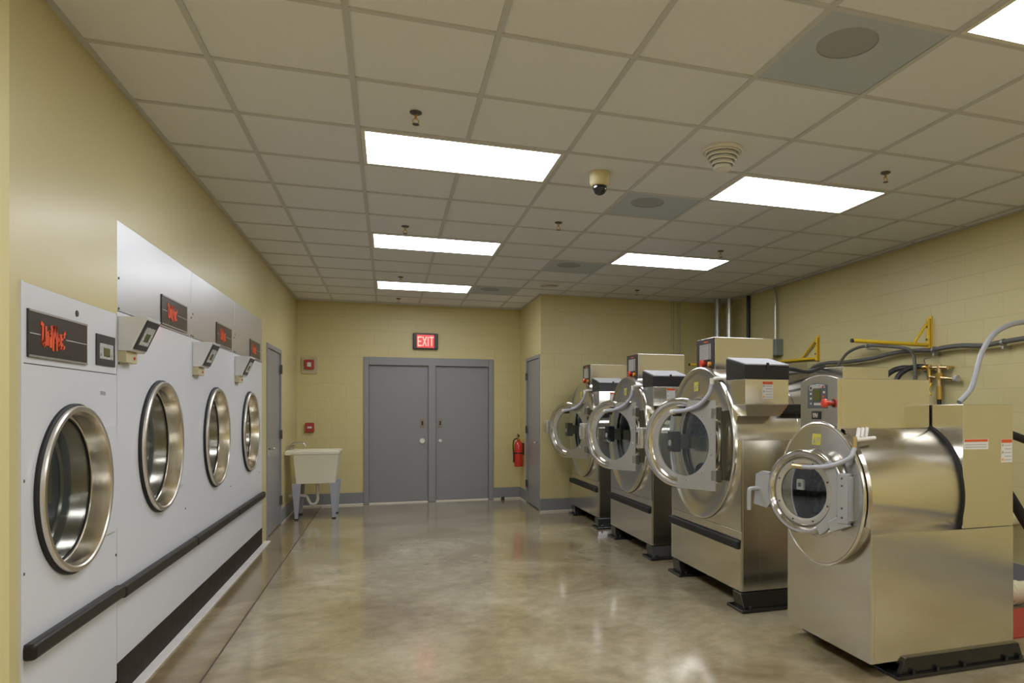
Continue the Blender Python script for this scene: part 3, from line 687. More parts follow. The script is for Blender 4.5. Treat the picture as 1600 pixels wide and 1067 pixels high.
    warn_label(sd, (0.115, -0.7355, 1.505), (1, 0, 0), (0, 0, 1), (0, -1, 0), 0.088, 0.125)
    # cross pipe and elbow
    f = MB(); f.tube([(-0.075, -0.345, 1.655), (-0.06, -0.36, 1.662), (0.0, -0.38, 1.662), (0.04, -0.46, 1.662)], 0.014, 'pipe_white', 14, 5); f.cyl((-0.085, -0.345, 1.665), (-0.085, -0.345, 1.62), 0.018, 'pipe_white', 16); f.build('supply_pipe', t)
    # black tray beside the dispenser
    f = MB(); f.box(0.36, 0.86, -0.62, -0.42, 1.40, 1.47, 'black'); f.build('side_tray', t, bevel=0.01)
    f = MB(); f.tube([(0.34, -0.5, 1.70), (0.5, -0.48, 1.735), (0.7, -0.42, 1.72), (0.9, -0.35, 1.77)], 0.016, 'black', 10, 6); f.tube([(0.34, -0.44, 1.66), (0.5, -0.40, 1.70), (0.75, -0.30, 1.73), (0.88, -0.25, 1.75)], 0.014, 'conduit_dark', 10, 6); f.build('fill_hose', t)
    # door, open about 22 degrees
    al = math.radians(60); D = 0.36; R = 0.355
    hg = Vector((-0.055, -0.365, 0)); dd = Vector((-math.cos(al), math.sin(al), 0)); nn = Vector((-math.sin(al), -math.cos(al), 0)); up = Vector((0, 0, 1))
    C = hg+dd*D+up*1.165
    f = MB(); f.lathe(C, nn, [(-0.060, 0.285), (-0.062, 0.315), (-0.050, R-0.010), (-0.035, R), (-0.015, R+0.002), (0.000, R-0.006), (0.008, R-0.022), (0.007, R-0.042), (-0.002, R-0.062), (-0.010, R-0.078), (-0.016, 0.272), (-0.022, 0.268), (-0.030, 0.268), (-0.032, 0.275), (-0.060, 0.285)], 'chrome', 96)
    dr = f.build('door', t); dr['label'] = 'open round chrome door'
    C2 = C-dd*0.045
    f = MB(); f.lathe(C2, nn, [(-0.012, 0.256), (-0.010, 0.262), (-0.014, 0.315), (-0.024, 0.315), (-0.030, 0.256), (-0.012, 0.256)], 'ring_grey', 80); f.build('inner_ring', dr)
    f = MB(); f.lathe(C2, nn, [(-0.020, 0), (-0.020, 0.257), (-0.025, 0.257), (-0.025, 0)], 'glass', 64); f.build('door_glass', dr)
    r0 = 0.256; D2 = D-0.045
    arc = [(D2+r0*math.cos(a), r0*math.sin(a)) for a in [math.radians(100+(178)*i/28) for i in range(29)]]
    f = MB()
    # built as a strip so the concave outline stays clean
    k = len(arc); outer = []
    for a, b in arc:
        if abs(b) < 1e-9: outer.append((0.0, 0)); continue
        ang = math.atan2(b, a-D2); ca, sa = math.cos(ang), math.sin(ang)
        ts = [(0.0-D2)/ca] if ca < -1e-6 else []
        ts.append((0.335 if sa > 0 else -0.350)/sa)
        tm = min(x for x in ts if x > 0); outer.append((D2+ca*tm, sa*tm))
    for z0, z1 in ((0.010, 0.018),):
        vs = [C-dd*D+dd*a+up*b+nn*z for z in (z0, z1) for a, b in arc+outer]
        fs = []
        for i in range(k-1):
            fs += [(i, i+1, k+i+1, k+i), (2*k+i, 3*k+i, 3*k+i+1, 2*k+i+1), (i, 2*k+i, 2*k+i+1, i+1), (k+i, k+i+1, 3*k+i+1, 3*k+i)]
        fs += [(0, k, 3*k, 2*k), (k-1, 3*k-1, 4*k-1, 2*k-1)]
        f.faces(vs, fs, 'steel_dark')
        # square corners
        for zz in (0.335, -0.350):
            ang_c = math.atan2(zz, 0.0-D2)
            near = [o for o in outer if abs(o[1]-zz) < 1e-6]; side = [o for o in outer if abs(o[0]) < 1e-6 and o[1]*zz > 0]
            if near and side:
                p = min(near, key=lambda q: q[0]); q = max(side, key=lambda q: abs(q[1]))
                f.prism([p, (0.0, zz), q], C-dd*D, dd, up, nn, z0, z1, 'steel_dark')
    f.build('hinge_plate', dr)
    for a in [math.radians(100+(160)*i/5) for i in range(6)]:
        p = C2+dd*(0.285*math.cos(a))+up*(0.285*math.sin(a)); f = MB(); f.lathe(p+nn*0.018, nn, [(0, 0.010), (0.004, 0.008), (0.005, 0)], 'chrome', 12); f.build('bolt', dr)
    for z in (1.40, 0.93):
        f = MB(); f.cyl(hg+up*(z-0.055), hg+up*(z+0.055), 0.016, 'chrome', 16); f.obox(hg+up*z+Vector((0.0, -0.03, 0)), (0.012, 0, 0), (0, 0.03, 0), (0, 0, 0.045), 'hinge'); f.obox(hg+up*z+dd*0.02+nn*0.008, dd*0.022, nn*0.010, up*0.04, 'chrome'); f.build('hinge', dr, bevel=0.002)
    f = MB(); f.box(-0.035, -0.008, -0.41, -0.39, 0.90, 1.42, 'hinge'); f.build('dark_gap_strip', t, bevel=0.004)  # thin dark strip stands in for the shaded gap beside the hinges
    f = MB(); f.obox(C+dd*(R+0.030)+nn*(-0.01)+up*0.03, dd*0.035, nn*0.030, up*0.085, 'ring_grey'); f.obox(C+dd*(R+0.035)+nn*0.03+up*0.03, dd*0.018, nn*0.012, up*0.055, 'chrome'); f.build('door_handle', dr, bevel=0.006)
    f = MB(); e = C+nn*0.035
    f.tube([(-0.086, -0.345, 1.625), (-0.11, -0.335, 1.54), (-0.17, -0.28, 1.46), (-0.24, -0.19, 1.422), e+up*0.245+dd*(0.03)], 0.0165, 'hose_grey', 14, 8); f.build('door_hose', dr)
    f = MB(); f.cyl(e+up*0.245+dd*0.0, e+up*0.245+dd*0.045, 0.021, 'pipe_white', 14); f.obox(e+up*0.225+dd*0.0-nn*0.02, dd*0.03, nn*0.02, up*0.014, 'black'); f.build('hose_nozzle', dr)
    return t
w3 = make_washer(); w3['label'] = 'nearest of the three large open steel washers, right behind the smaller washer'
w2 = copy_tree(w3); w2.location = (2.40, 6.82, 0); w2['label'] = 'middle one of the three large steel washers with open round doors'
w1 = copy_tree(w3); w1.location = (2.40, 8.59, 0); w1['label'] = 'farthest large steel washer, beside the closet wall, its door in front of yellow block'

# ================================================================== SMALL WASHER (nearest)
def make_small_washer():
    t = thing('washing_machine', (2.42, 3.43, 0), 'smaller washer at far right with arched control panel and grey plastic door handle', 'washing machine')
    N, S = -0.40, 0.40; ZC = 0.947
    f = MB(); f.box(0.0, 0.975, N, S, 0.083, 0.765, 'steel_x'); f.build('cabinet', t, bevel=0.003)
    f = MB(); f.box(-0.004, 0.0, N, S, 0.083, 0.80, 'steel_y'); f.build('front_sheet', t, bevel=0.0015)
    f = MB(); f.box(0.02, 0.97, N-0.003, N, 0.10, 0.760, 'steel_x'); f.build('side_panel', t, bevel=0.001)
    f = MB()
    for a, b in ((-0.455, -0.25), (0.25, 0.44)):
        f.box(0.13, 1.05, a, b, 0.0, 0.020, 'black_gloss')
        f.prism([(0.16, 0.02), (1.02, 0.02), (0.985, 0.105), (0.20, 0.105)], (0, 0, 0), (1, 0, 0), (0, 0, 1), (0, 1, 0), a+0.03, a+0.06, 'black_gloss')
        f.box(0.2, 0.97, a+0.06, b-0.02, 0.05, 0.0825, 'black_gloss')
    f.box(0.985, 1.02, -0.25, 0.25, 0.0, 0.09, 'black_gloss'); f.build('base_frame', t, bevel=0.004)
    for x in (0.24, 0.40, 0.58, 0.88, 0.98):
        f = MB(); f.cyl((x, -0.437, 0.018), (x, -0.437, 0.042), 0.012, 'black_gloss', 6); f.build('anchor_bolt', t)
    # drum shell with two seam beads
    f = MB(); f.lathe((0, 0, ZC), (1, 0, 0), [(0.0, 0.375), (0.0, 0.408), (0.598, 0.408), (0.61, 0.400)], 'shell', 96)
    f.build('drum_shell', t)
    f = MB(); f.lathe((0.598, 0, ZC), (1, 0, 0), [(0, 0.405), (0.0, 0.416), (0.012, 0.416), (0.012, 0.39)], 'rubber', 96); f.build('rubber_band', t)
    f = MB(); f.lathe((0, 0, ZC), (-1, 0, 0), [(0.0, 0.37), (0.036, 0.385), (0.040, 0.412), (0.048, 0.415), (0.055, 0.411), (0.058, 0.404), (0.054, 0.396), (0.056, 0.385), (0.066, 0.255), (0.076, 0.248), (0.082, 0.240), (0.080, 0.228), (0.03, 0.222), (-0.03, 0.215)], 'disc', 112); dsk = f.build('front_disc', t)
    f = MB(); f.lathe((0, 0, ZC), (-1, 0, 0), [(0.074, 0.229), (0.078, 0.218), (0.03, 0.205), (0.0, 0.20)], 'rubber', 72); f.build('door_seal', dsk)
    f = MB(); q = ((-1, 0, 0.1))
    f.prism([(0, 0), (0.083, 0), (0.083, 0.065), (0, 0.065)], (-0.064, 0.045, ZC+0.278), (0, -1, 0), (0.08, 0, 1), (-1, 0, 0.08), 0, 0.0015, 'yellow_label')
    f.prism([(0.01, 0.01), (0.034, 0.01), (0.022, 0.045)], (-0.064, 0.045, ZC+0.278), (0, -1, 0), (0.08, 0, 1), (-1, 0, 0.08), 0.0015, 0.0025, 'label_text')
    f.prism([(0.042, 0.02), (0.074, 0.02), (0.074, 0.045), (0.042, 0.045)], (-0.064, 0.045, ZC+0.278), (0, -1, 0), (0.08, 0, 1), (-1, 0, 0.08), 0.0015, 0.0025, 'beige'); f.build('caution_sticker', dsk)
    f = MB(); f.lathe((0, 0, ZC), (1, 0, 0), [(-0.02, 0.215), (0.03, 0.22), (0.04, 0.345), (0.52, 0.345), (0.54, 0.0)], 'drum', 72)
    for k in range(3):
        a = PI/2+k*2*PI/3; cy, sz = math.cos(a), math.sin(a)
        f.prism([(-0.04, 0.345), (0.04, 0.345), (0.015, 0.28), (-0.015, 0.28)], (0, 0, ZC), (0, -sz, cy), (0, cy, sz), (1, 0, 0), 0.05, 0.51, 'drum')
    f.build('wash_basket', t)
    # rear tower
    f = MB(); f.box(0.611, 0.972, N, S, 0.768, 1.459, 'steel_z'); rt = f.build('rear_cabinet', t, bevel=0.003)
    f = MB(); f.prism([(0, 0), (0.175, 0), (0.175, 0.058), (0, 0.058)], (0.614, N-0.0005, 1.208), (1, 0, 0), (0, 0, 1), (0, -1, 0), 0, 0.0008, 'label')
    f.prism([(0.004, 0.042), (0.171, 0.042), (0.171, 0.056), (0.004, 0.056)], (0.614, N-0.0005, 1.208), (1, 0, 0), (0, 0, 1), (0, -1, 0), 0.0008, 0.0014, 'label_red')
    for i in range(2): f.prism([(0.01, 0.010+0.014*i), (0.16, 0.010+0.014*i), (0.16, 0.014+0.014*i), (0.01, 0.014+0.014*i)], (0.614, N-0.0005, 1.208), (1, 0, 0), (0, 0, 1), (0, -1, 0), 0.0008, 0.0012, 'label_text')
    f.build('wide_label', rt)
    warn_label(rt, (0.882, N-0.0005, 1.13), (1, 0, 0), (0, 0, 1), (0, -1, 0), 0.083, 0.133)
    # control box with arched front
    f = MB(); f.box(-0.013, 0.600, -0.160, 0.197, 1.322, 1.605, 'steel_x'); cb = f.build('control_box', t, bevel=0.003)
    pts = [(-0.095, 1.30), (-0.095, 1.606)]
    for i in range(1, 16):
        s = i/16; pts.append((-0.095+0.365*s, 1.606-0.010*s+0.030*math.sin(PI*s)))
    pts += [(0.27, 1.588), (0.27, 1.30)]
    f = MB(); f.prism(pts, (0, 0, 0), (0, 1, 0), (0, 0, 1), (1, 0, 0), -0.010, 0.0145, 'steel_z'); fp = f.build('control_panel', cb, bevel=0.003, loc=(-0.028, -0.0665, 0))
    f = MB()
    pan = [(0.0, 1.437), (0.0, 1.57)]+[(0.19*i/8, 1.570+0.015*math.sin(PI*i/8)) for i in range(1, 8)]+[(0.19, 1.57), (0.19, 1.437)]
    f.prism(pan, (-0.010, 0, 0), (0, 1, 0), (0, 0, 1), (-1, 0, 0), 0, 0.003, 'grey_dark')
    f.prism([(0.015, 1.555), (0.175, 1.555), (0.165, 1.574), (0.095, 1.580), (0.025, 1.574)], (-0.010, 0, 0), (0, 1, 0), (0, 0, 1), (-1, 0, 0), 0.003, 0.004, 'keypad')
    f.lathe((-0.013, 0.155, 1.556), (-1, 0, 0), [(0, 0.018), (0.002, 0.017), (0.002, 0)], 'keypad', 20); f.lathe((-0.015, 0.155, 1.556), (-1, 0, 0), [(0, 0.008), (0.002, 0.007), (0.002, 0)], 'black', 16)
    for y, z, m in ((0.155, 1.523, 'label'), (0.155, 1.495, 'label'), (0.025, 1.53, 'label'), (0.032, 1.505, 'red'), (0.035, 1.560, 'alarm_red'), (0.155, 1.465, 'keypad')):
        f.obox((-0.014, y, z), (0.0015, 0, 0), (0, 0.008, 0), (0, 0, 0.006), m)
    for i in range(4): f.obox((-0.014, 0.062+0.018*i, 1.462), (0.0015, 0, 0), (0, 0.006, 0), (0, 0, 0.007), 'label')
    f.build('keypad', cb, loc=(-0.028, -0.0665, 0))
    f = MB(); f.box(-0.016, -0.013, 0.06, 0.13, 1.482, 1.548, 'lcd'); f.build('display', cb, loc=(-0.028, -0.0665, 0))
    f = MB(); f.lathe((-0.010, -0.022, 1.466), (-1, 0, 0), [(0, 0.014), (0.024, 0.013), (0.026, 0.025), (0.040, 0.026), (0.048, 0.018), (0.049, 0)], 'red_knob', 28); f.build('emergency_button', cb, loc=(-0.028, -0.0665, 0))
    f = MB(); f.box(-0.013, -0.010, 0.060, 0.148, 1.373, 1.420, 'black')
    stroke_text(f, [[(0.0, 1.0), (0.0, 0.3), (0.3, 0.0), (0.6, 0.3), (0.6, 1.0)], [(0.95, 1.0), (1.1, 0.0), (1.35, 0.6), (1.6, 0.0), (1.75, 1.0)]], (-0.013, 0.132, 1.384), (0, -1, 0), (0, 0, 1), (-1, 0, 0), 0.024, 'label', 0.28, 0.001); f.build('badge', cb, loc=(-0.028, -0.0665, 0))
    # triple supply nozzles at top near edge of disc
    f = MB()
    for i in range(3): f.tube([(-0.02+0.05*i, -0.31+0.03*i, 1.275), (0.02+0.05*i, -0.27+0.03*i, 1.325)], 0.0105, 'pipe_white', 12, 0)
    f.tube([(-0.045, -0.33, 1.268), (0.10, -0.30, 1.275)], 0.012, 'pipe_white', 12, 0); f.cyl((-0.05, -0.325, 1.285), (-0.05, -0.325, 1.225), 0.012, 'copper_pale', 14)
    f.build('supply_pipe', t)
    # door
    al = math.radians(68); D = 0.28; R = 0.240
    hg = Vector((-0.085, -0.30, 0)); dd = Vector((-math.cos(al), math.sin(al), 0)); nn = Vector((-math.sin(al), -math.cos(al), 0)); up = Vector((0, 0, 1))
    C = hg+dd*D+up*0.962
    f = MB(); f.lathe(C, nn, [(-0.05, 0.19), (-0.05, 0.215), (-0.028, R-0.004), (-0.012, R), (0.002, R-0.004), (0.011, R-0.014), (0.010, R-0.026), (0.0, R-0.036), (-0.016, R-0.042), (-0.024, R-0.048)], 'chrome', 96)
    dr = f.build('door', t); dr['label'] = 'open round chrome door'
    f = MB(); f.lathe(C, nn, [(-0.030, 0.198), (-0.020, 0.194), (-0.010, 0.186), (-0.010, 0.160), (-0.014, 0.152), (-0.030, 0.152), (-0.032, 0.198), (-0.03, 0.198)], 'ring_grey', 80); f.build('inner_ring', dr)
    for i in range(8):
        a = PI/8+i*PI/4; p = C+dd*(0.173*math.cos(a))+up*(0.173*math.sin(a)); f = MB(); f.lathe(p+nn*(-0.010), nn, [(0, 0.006), (0.004, 0.005), (0.004, 0)], 'hinge', 10); f.build('bolt', dr)
    f = MB(); f.lathe(C, nn, [(-0.018, 0), (-0.018, 0.153), (-0.023, 0.153), (-0.023, 0)], 'glass', 64); f.build('door_glass', dr)
    # grey hinge yoke: C shaped bracket hugging the ring plus block on hinge side
    def sect(r0, r1, a0, a1, n=16): return [(D+r1*math.cos(a), r1*math.sin(a)) for a in [a0+(a1-a0)*i/n for i in range(n+1)]]+[(D+r0*math.cos(a), r0*math.sin(a)) for a in [a1+(a0-a1)*i/n for i in range(n+1)]]
    f = MB()
    n = 14; a0, a1 = math.radians(133), math.radians(240); vs = []; fs = []
    for i in range(n+1):
        a = a0+(a1-a0)*i/n; ca, sa = math.cos(a), math.sin(a)
        for r in (0.205, 0.262):
            for z in (-0.012, 0.024): vs.append(C+dd*(r*ca)+up*(r*sa)+nn*z)
    for i in range(n):
        b = 4*i; fs += [(b, b+4, b+6, b+2), (b+1, b+3, b+7, b+5), (b, b+1, b+5, b+4), (b+2, b+6, b+7, b+3)]
    fs += [(0, 2, 3, 1), (4*n, 4*n+1, 4*n+3, 4*n+2)]
    f.faces(vs, fs, 'grey_plastic')
    f.prism([(-0.03, -0.155), (0.075, -0.20), (0.10, -0.145), (0.02, -0.10)], C-dd*D, dd, up, nn, -0.012, 0.030, 'grey_plastic')
    f.build('hinge_yoke', dr, bevel=0.005)
    f = MB(); f.obox(C-dd*(D-0.005)+nn*0.006+up*(-0.01), dd*0.030, nn*0.028, up*0.135, 'grey_plastic'); f.obox(hg+up*0.95+Vector((0.035, -0.01, 0)), (0.045, 0, 0), (0, 0.02, 0), (0, 0, 0.12), 'grey_plastic'); f.build('hinge', dr, bevel=0.006)
    for z in (0.10, 0.06, -0.06, -0.11):
        f = MB(); f.lathe(C-dd*(D-0.005)+nn*0.034+up*z, nn, [(0, 0.006), (0.003, 0.005), (0.003, 0)], 'hinge', 10); f.build('bolt', dr)
    # handle on the free edge
    f = MB()
    f.prism([(0.0, 0.095), (0.06, 0.10), (0.10, 0.08), (0.115, -0.10), (0.02, -0.115), (-0.02, -0.07)], C+dd*(R-0.02), dd, up, nn, -0.030, 0.008, 'grey_plastic')
    f.tube([C+dd*(R+0.06)+up*(-0.005)+nn*0.0, C+dd*(R+0.075)+up*(-0.005)+nn*0.055, C+dd*(R+0.080)+up*(-0.02)+nn*0.07, C+dd*(R+0.080)+up*(-0.13)+nn*0.072], 0.013, 'grey_plastic', 12, 4)
    f.build('door_handle', dr, bevel=0.004)
    f = MB(); f.obox(C+dd*0.07+up*0.03-nn*0.09, dd*0.022, nn*0.01, up*0.03, 'label'); f.obox(C+dd*0.07+up*0.03-nn*0.079, dd*0.010, nn*0.003, up*0.012, 'grey_dark'); f.build('lock_catch', t, bevel=0.003)
    f = MB(); e = C+nn*0.02
    f.tube([(-0.05, -0.325, 1.225), (-0.08, -0.32, 1.17), (-0.14, -0.24, 1.125), (-0.19, -0.14, 1.11), e+up*0.145+dd*(-0.02)], 0.0125, 'hose_grey', 12, 8); f.build('door_hose', dr)
    f = MB(); f.cyl(e+up*0.145-dd*0.02, e+up*0.148+dd*0.045, 0.014, 'copper_pale', 12); f.build('hose_nozzle', dr)
    return t
M['grey_dark'] = mat('blue_grey_panel', (0.10, 0.11, 0.13), 0.35)
make_small_washer()

# ================================================================== SINK
t = thing('utility_sink', (XL, 9.70, 0), 'cream plastic laundry tub on grey legs in the back left corner', 'sink')
f = MB()
def ring_loft(f, rings, m):
    k = f.mi(m); R = [[f.bm.verts.new(p) for p in r] for r in rings]
    for A, B in zip(R, R[1:]):
        n = len(A)
        for i in range(n):
            fc = f.bm.faces.new([A[i], A[(i+1) % n], B[(i+1) % n], B[i]]); fc.material_index = k
    fc = f.bm.faces.new(R[-1]); fc.material_index = k
    fc = f.bm.faces.new(R[0][::-1]); fc.material_index = k
def rct(x0, x1, y0, y1, z): return [(x0, y0, z), (x1, y0, z), (x1, y1, z), (x0, y1, z)]
ring_loft(f, [rct(0.135, 0.60, 0.04, 0.54, 0.46), rct(0.105, 0.645, 0.0, 0.58, 0.84), rct(0.09, 0.66, -0.015, 0.595, 0.845), rct(0.09, 0.66, -0.015, 0.595, 0.885),
              rct(0.13, 0.62, 0.03, 0.55, 0.885), rct(0.17, 0.57, 0.07, 0.51, 0.50)], 'sink')
f.build('basin', t, bevel=0.012)
f = MB(); f.box(0.004, 0.092, -0.015, 0.595, 0.835, 0.893, 'sink'); f.build('faucet_ledge', t, bevel=0.012)
for x, y in ((0.17, 0.03), (0.56, 0.03), (0.17, 0.52), (0.56, 0.52)):
    s = 1 if x < 0.3 else -1
    f = MB(); f.prism([(-0.055, 0.468), (0.055, 0.468), (0.018, 0.015), (-0.018, 0.015)], (x-0.03*s, y, 0), (1, 0, 0), (0, 0, 1), (0, 1, 0), -0.015, 0.02, 'leg_grey'); l = f.build('leg', t, bevel=0.004)
    f = MB(); f.box(x-0.03*s-0.024, x-0.03*s+0.024, y-0.022, y+0.026, 0, 0.016, 'rubber'); f.build('foot', l, bevel=0.003)
f = MB(); f.cyl((0.37, 0.28, 0.46), (0.37, 0.28, 0.30), 0.02, 'pipe_white', 14)
f.tube([(0.37, 0.28, 0.31), (0.37, 0.28, 0.22), (0.34, 0.28, 0.17), (0.29, 0.28, 0.17), (0.26, 0.28, 0.22), (0.24, 0.28, 0.27), (0.18, 0.28, 0.285), (0.02, 0.28, 0.285)], 0.019, 'pipe_white', 12, 5); f.build('drain_trap', t)
f = MB()
for y in (0.20, 0.38):
    f.cyl((0.05, y, 0.893), (0.05, y, 0.935), 0.016, 'faucet', 14); f.obox((0.05, y, 0.945), (0.03, 0, 0), (0, 0.010, 0), (0, 0, 0.008), 'faucet')
f.box(0.03, 0.07, 0.18, 0.40, 0.893, 0.915, 'faucet')
f.tube([(0.05, 0.29, 0.91), (0.055, 0.29, 0.965), (0.10, 0.29, 0.985), (0.19, 0.29, 0.98), (0.225, 0.29, 0.94)], 0.010, 'faucet', 12, 5); f.build('faucet', t, bevel=0.002)

# ================================================================== BACK WALL THINGS
t = thing('exit_sign', (0.54, YB, 2.345), 'red lit EXIT sign above the grey double doors', 'exit sign')
f = MB(); f.box(-0.185, 0.185, -0.06, 0, 0.0, 0.245, 'charcoal'); f.build('housing', t, bevel=0.012, seg=3)
f = MB(); f.box(-0.128, 0.128, -0.064, -0.06, 0.022, 0.222, 'exit_red'); f.build('sign_face', t, bevel=0.002)
EX = [[(0.5, 1.0), (0.0, 1.0), (0.0, 0.0), (0.5, 0.0)], [(0.0, 0.5), (0.42, 0.5)], [(0.72, 1.0), (1.24, 0.0)], [(1.24, 1.0), (0.72, 0.0)], [(1.52, 1.0), (1.52, 0.0)], [(1.78, 1.0), (2.34, 1.0)], [(2.06, 1.0), (2.06, 0.0)]]
f = MB(); stroke_text(f, EX, (-0.108, -0.064, 0.055), (0.74, 0, 0), (0, 0, 1), (0, -1, 0), 0.130, 'exit_letter', 0.17, 0.002); f.build('sign_lettering', t)
t = thing('fire_alarm_strobe', (-1.095, YB, 1.945), 'red alarm strobe on a beige square plate high above the sink', 'fire alarm')
f = MB(); f.box(-0.108, 0.108, -0.022, 0, 0, 0.25, 'beige'); f.build('back_plate', t, bevel=0.006)
f = MB(); f.box(-0.065, 0.065, -0.055, -0.022, 0.065, 0.205, 'alarm_red'); f.build('strobe_body', t, bevel=0.008)
f = MB(); f.box(-0.028, 0.028, -0.068, -0.055, 0.10, 0.165, 'label'); f.build('strobe_lens', t, bevel=0.008)
t = thing('fire_alarm_pull', (-1.09, YB, 1.09), 'small red pull station low on the back wall just above the sink', 'fire alarm')
f = MB(); f.box(-0.06, 0.06, -0.045, 0, 0, 0.14, 'alarm_red'); f.build('station_body', t, bevel=0.006)
f = MB(); f.box(-0.03, 0.03, -0.055, -0.045, 0.055, 0.085, 'label'); f.build('pull_bar', t, bevel=0.003)
t = thing('fire_extinguisher', (1.925, 10.68, 0), 'red fire extinguisher hung beside the closet door corner', 'fire extinguisher')
f = MB(); f.lathe((0, 0, 0.535), (0, 0, 1), [(0, 0), (0, 0.062), (0.01, 0.068), (0.33, 0.068), (0.37, 0.055), (0.40, 0.026), (0.42, 0.024), (0.42, 0)], 'red_paint', 32); f.build('cylinder', t)
f = MB(); f.cyl((0, 0, 0.95), (0, 0, 0.99), 0.018, 'brass', 14); f.obox((-0.01, -0.02, 1.005), (0.012, 0, 0), (0, 0.055, 0), (0, 0, 0.006), 'black'); f.obox((-0.01, -0.03, 1.028), (0.012, 0, 0), (0, 0.05, 0.012), (0, 0, 0.005), 'black'); f.build('valve_handle', t, bevel=0.002)
f = MB(); f.tube([(-0.02, 0, 0.975), (-0.07, -0.01, 0.95), (-0.085, -0.01, 0.86), (-0.078, -0.01, 0.72), (-0.076, -0.01, 0.60)], 0.010, 'rubber', 10, 6); f.build('hose', t)
f = MB(); f.lathe((0, 0, 0.735), (0, 0, 1), [(0, 0.069), (0, 0.0705), (0.02, 0.0705), (0.02, 0.069)], 'black', 32); f.box(0.05, 0.085, -0.02, 0.02, 0.72, 0.90, 'black'); f.build('bracket', t)
f = MB(); f.prism([(-0.055, 0.80), (-0.02, 0.80), (-0.02, 0.93), (-0.055, 0.93)], (-0.055, 0, 0), (1, 0, 0), (0, 0, 1), (0, 1, 0), -0.004, 0.004, 'yellow_label'); f.build('inspection_tag', t)
t = thing('door_stop', (1.71, YB-0.13, 0), 'small black door stop on the floor right of the double doors', 'door stop')
f = MB(); f.lathe((0, 0, 0), (0, 0, 1), [(0, 0), (0, 0.03), (0.035, 0.027), (0.05, 0.015), (0.05, 0)], 'rubber', 20); f.build('stop_body', t)

# ================================================================== PIPES BY THE CLOSET WALL
def pole(name, x, y, z0, z1, r, m, label, cat, group=None, cuffs=(0.3,)):
    t = thing(name, (x, y, 0), label, cat, group)
    f = MB(); f.cyl((0, 0, z0), (0, 0, z1), r, m, 20); f.build('pipe_run', t)
    for q in cuffs:
        f = MB(); f.cyl((0, 0, z0+(z1-z0)*q), (0, 0, z0+(z1-z0)*q+0.04), r*1.35, m, 16); f.build('coupling', t)
M['painted_pipe'] = mat('painted_pipe', (0.44, 0.42, 0.30), 0.4)
pole('conduit_pipe', 3.985, 9.40, 0.5, H, 0.014, 'painted_pipe', 'left one of two thin painted conduits on the closet wall', 'conduit', 'thin conduits on the closet wall')
pole('conduit_pipe', 4.085, 9.40, 0.5, H, 0.014, 'painted_pipe', 'right one of two thin painted conduits on the closet wall', 'conduit', 'thin conduits on the closet wall')
pole('vertical_pipe', 4.54, 9.05, 0.6, H, 0.045, 'conduit', 'dull grey vertical pipe, left of the thick pair in the far right corner', 'pipe', 'thick pipes in the far right corner')
M['pipe_galv'] = mat('bright_galvanised', (0.62, 0.62, 0.60), 0.3, metal=0.9)
pole('vertical_pipe', 4.663, 8.92, 0.6, H, 0.043, 'pipe_galv', 'shiny pale vertical pipe, right of the thick pair in the far right corner', 'pipe', 'thick pipes in the far right corner')
pole('vertical_pipe', 4.79, 8.60, 0.6, H, 0.024, 'black', 'thin black vertical pipe against the right wall at the far corner', 'pipe')

# ================================================================== RIGHT WALL
XW = XR-0.075
t = thing('switch_box', (XR, 7.85, 2.12), 'grey disconnect switch box with a red knob high on the right wall', 'switch box')
f = MB(); f.box(-0.11, 0, -0.11, 0.11, 0, 0.21, 'box_grey'); f.build('enclosure', t, bevel=0.006)
f = MB(); f.cyl((-0.075, 0.11, 0.17), (-0.075, 0.18, 0.17), 0.045, 'red_knob', 20); f.build('knob', t)
f = MB(); f.tube([(-0.05, 0, 0.21), (-0.05, 0, 0.50), (-0.045, 0.01, 0.75), (-0.04, 0.06, 0.90)], 0.014, 'pipe_galv', 12, 5); f.build('conduit', t)
def bracket(y, label, ux=-1, uy=0):
    t = thing('swing_bracket', (XR, y, 2.0), label, 'wall bracket', 'yellow swing arm brackets')
    f = MB(); f.box(-0.012, 0, -0.02, 0.02, 0.0, 0.30, 'yellow'); f.cyl((-0.03, 0, 0.0), (-0.03, 0, 0.275), 0.019, 'yellow', 14); f.build('post', t, bevel=0.002)
    f = MB(); f.cyl((-0.03, 0, 0.03), (-0.03+0.84*ux, 0.84*uy, 0.045), 0.018, 'yellow', 14); a = f.build('arm', t)
    f = MB(); f.cyl((-0.03+0.84*ux, 0.84*uy, 0.045), (-0.03+0.855*ux, 0.855*uy, 0.045), 0.019, 'black', 14); f.build('end_cap', a)
    f = MB(); f.cyl((-0.03, 0, 0.255), (-0.03+(0.17 if ux else 0)*ux, 0.33*uy, 0.035), 0.013, 'yellow', 12); f.build('brace', t)
    for z in (0.08, 0.20):
        f = MB(); f.cyl((-0.012, 0.0, z), (-0.055, 0.0, z), 0.010, 'hinge', 8); f.build('bolt', t)
bracket(5.20, 'yellow swing bracket whose whole long arm shows above the smaller washer')
bracket(6.97, 'yellow swing bracket behind the dispenser of the large washer, arm folded to the wall', 0, 1)
bracket(8.72, 'farthest yellow swing bracket, only its arm tip shows by the far washers')
def cable(name, pts, r, m, label, cat, clips=()):
    t = thing(name, pts[0], label, cat); o = Vector(pts[0])
    f = MB(); f.tube([Vector(p)-o for p in pts], r, m, 12, 8); f.build('cable_run', t)
    for p in clips:
        q = Vector(p)-o; f = MB(); f.cyl(q-Vector((0, 0.012, 0)), q+Vector((0, 0.012, 0)), r*1.5, 'conduit', 12); f.box(q.x-0.01, XR-0.003-o.x, q.y-0.01, q.y+0.01, q.z-r*2.5, q.z-r*1.3, 'conduit'); f.build('clip', t)
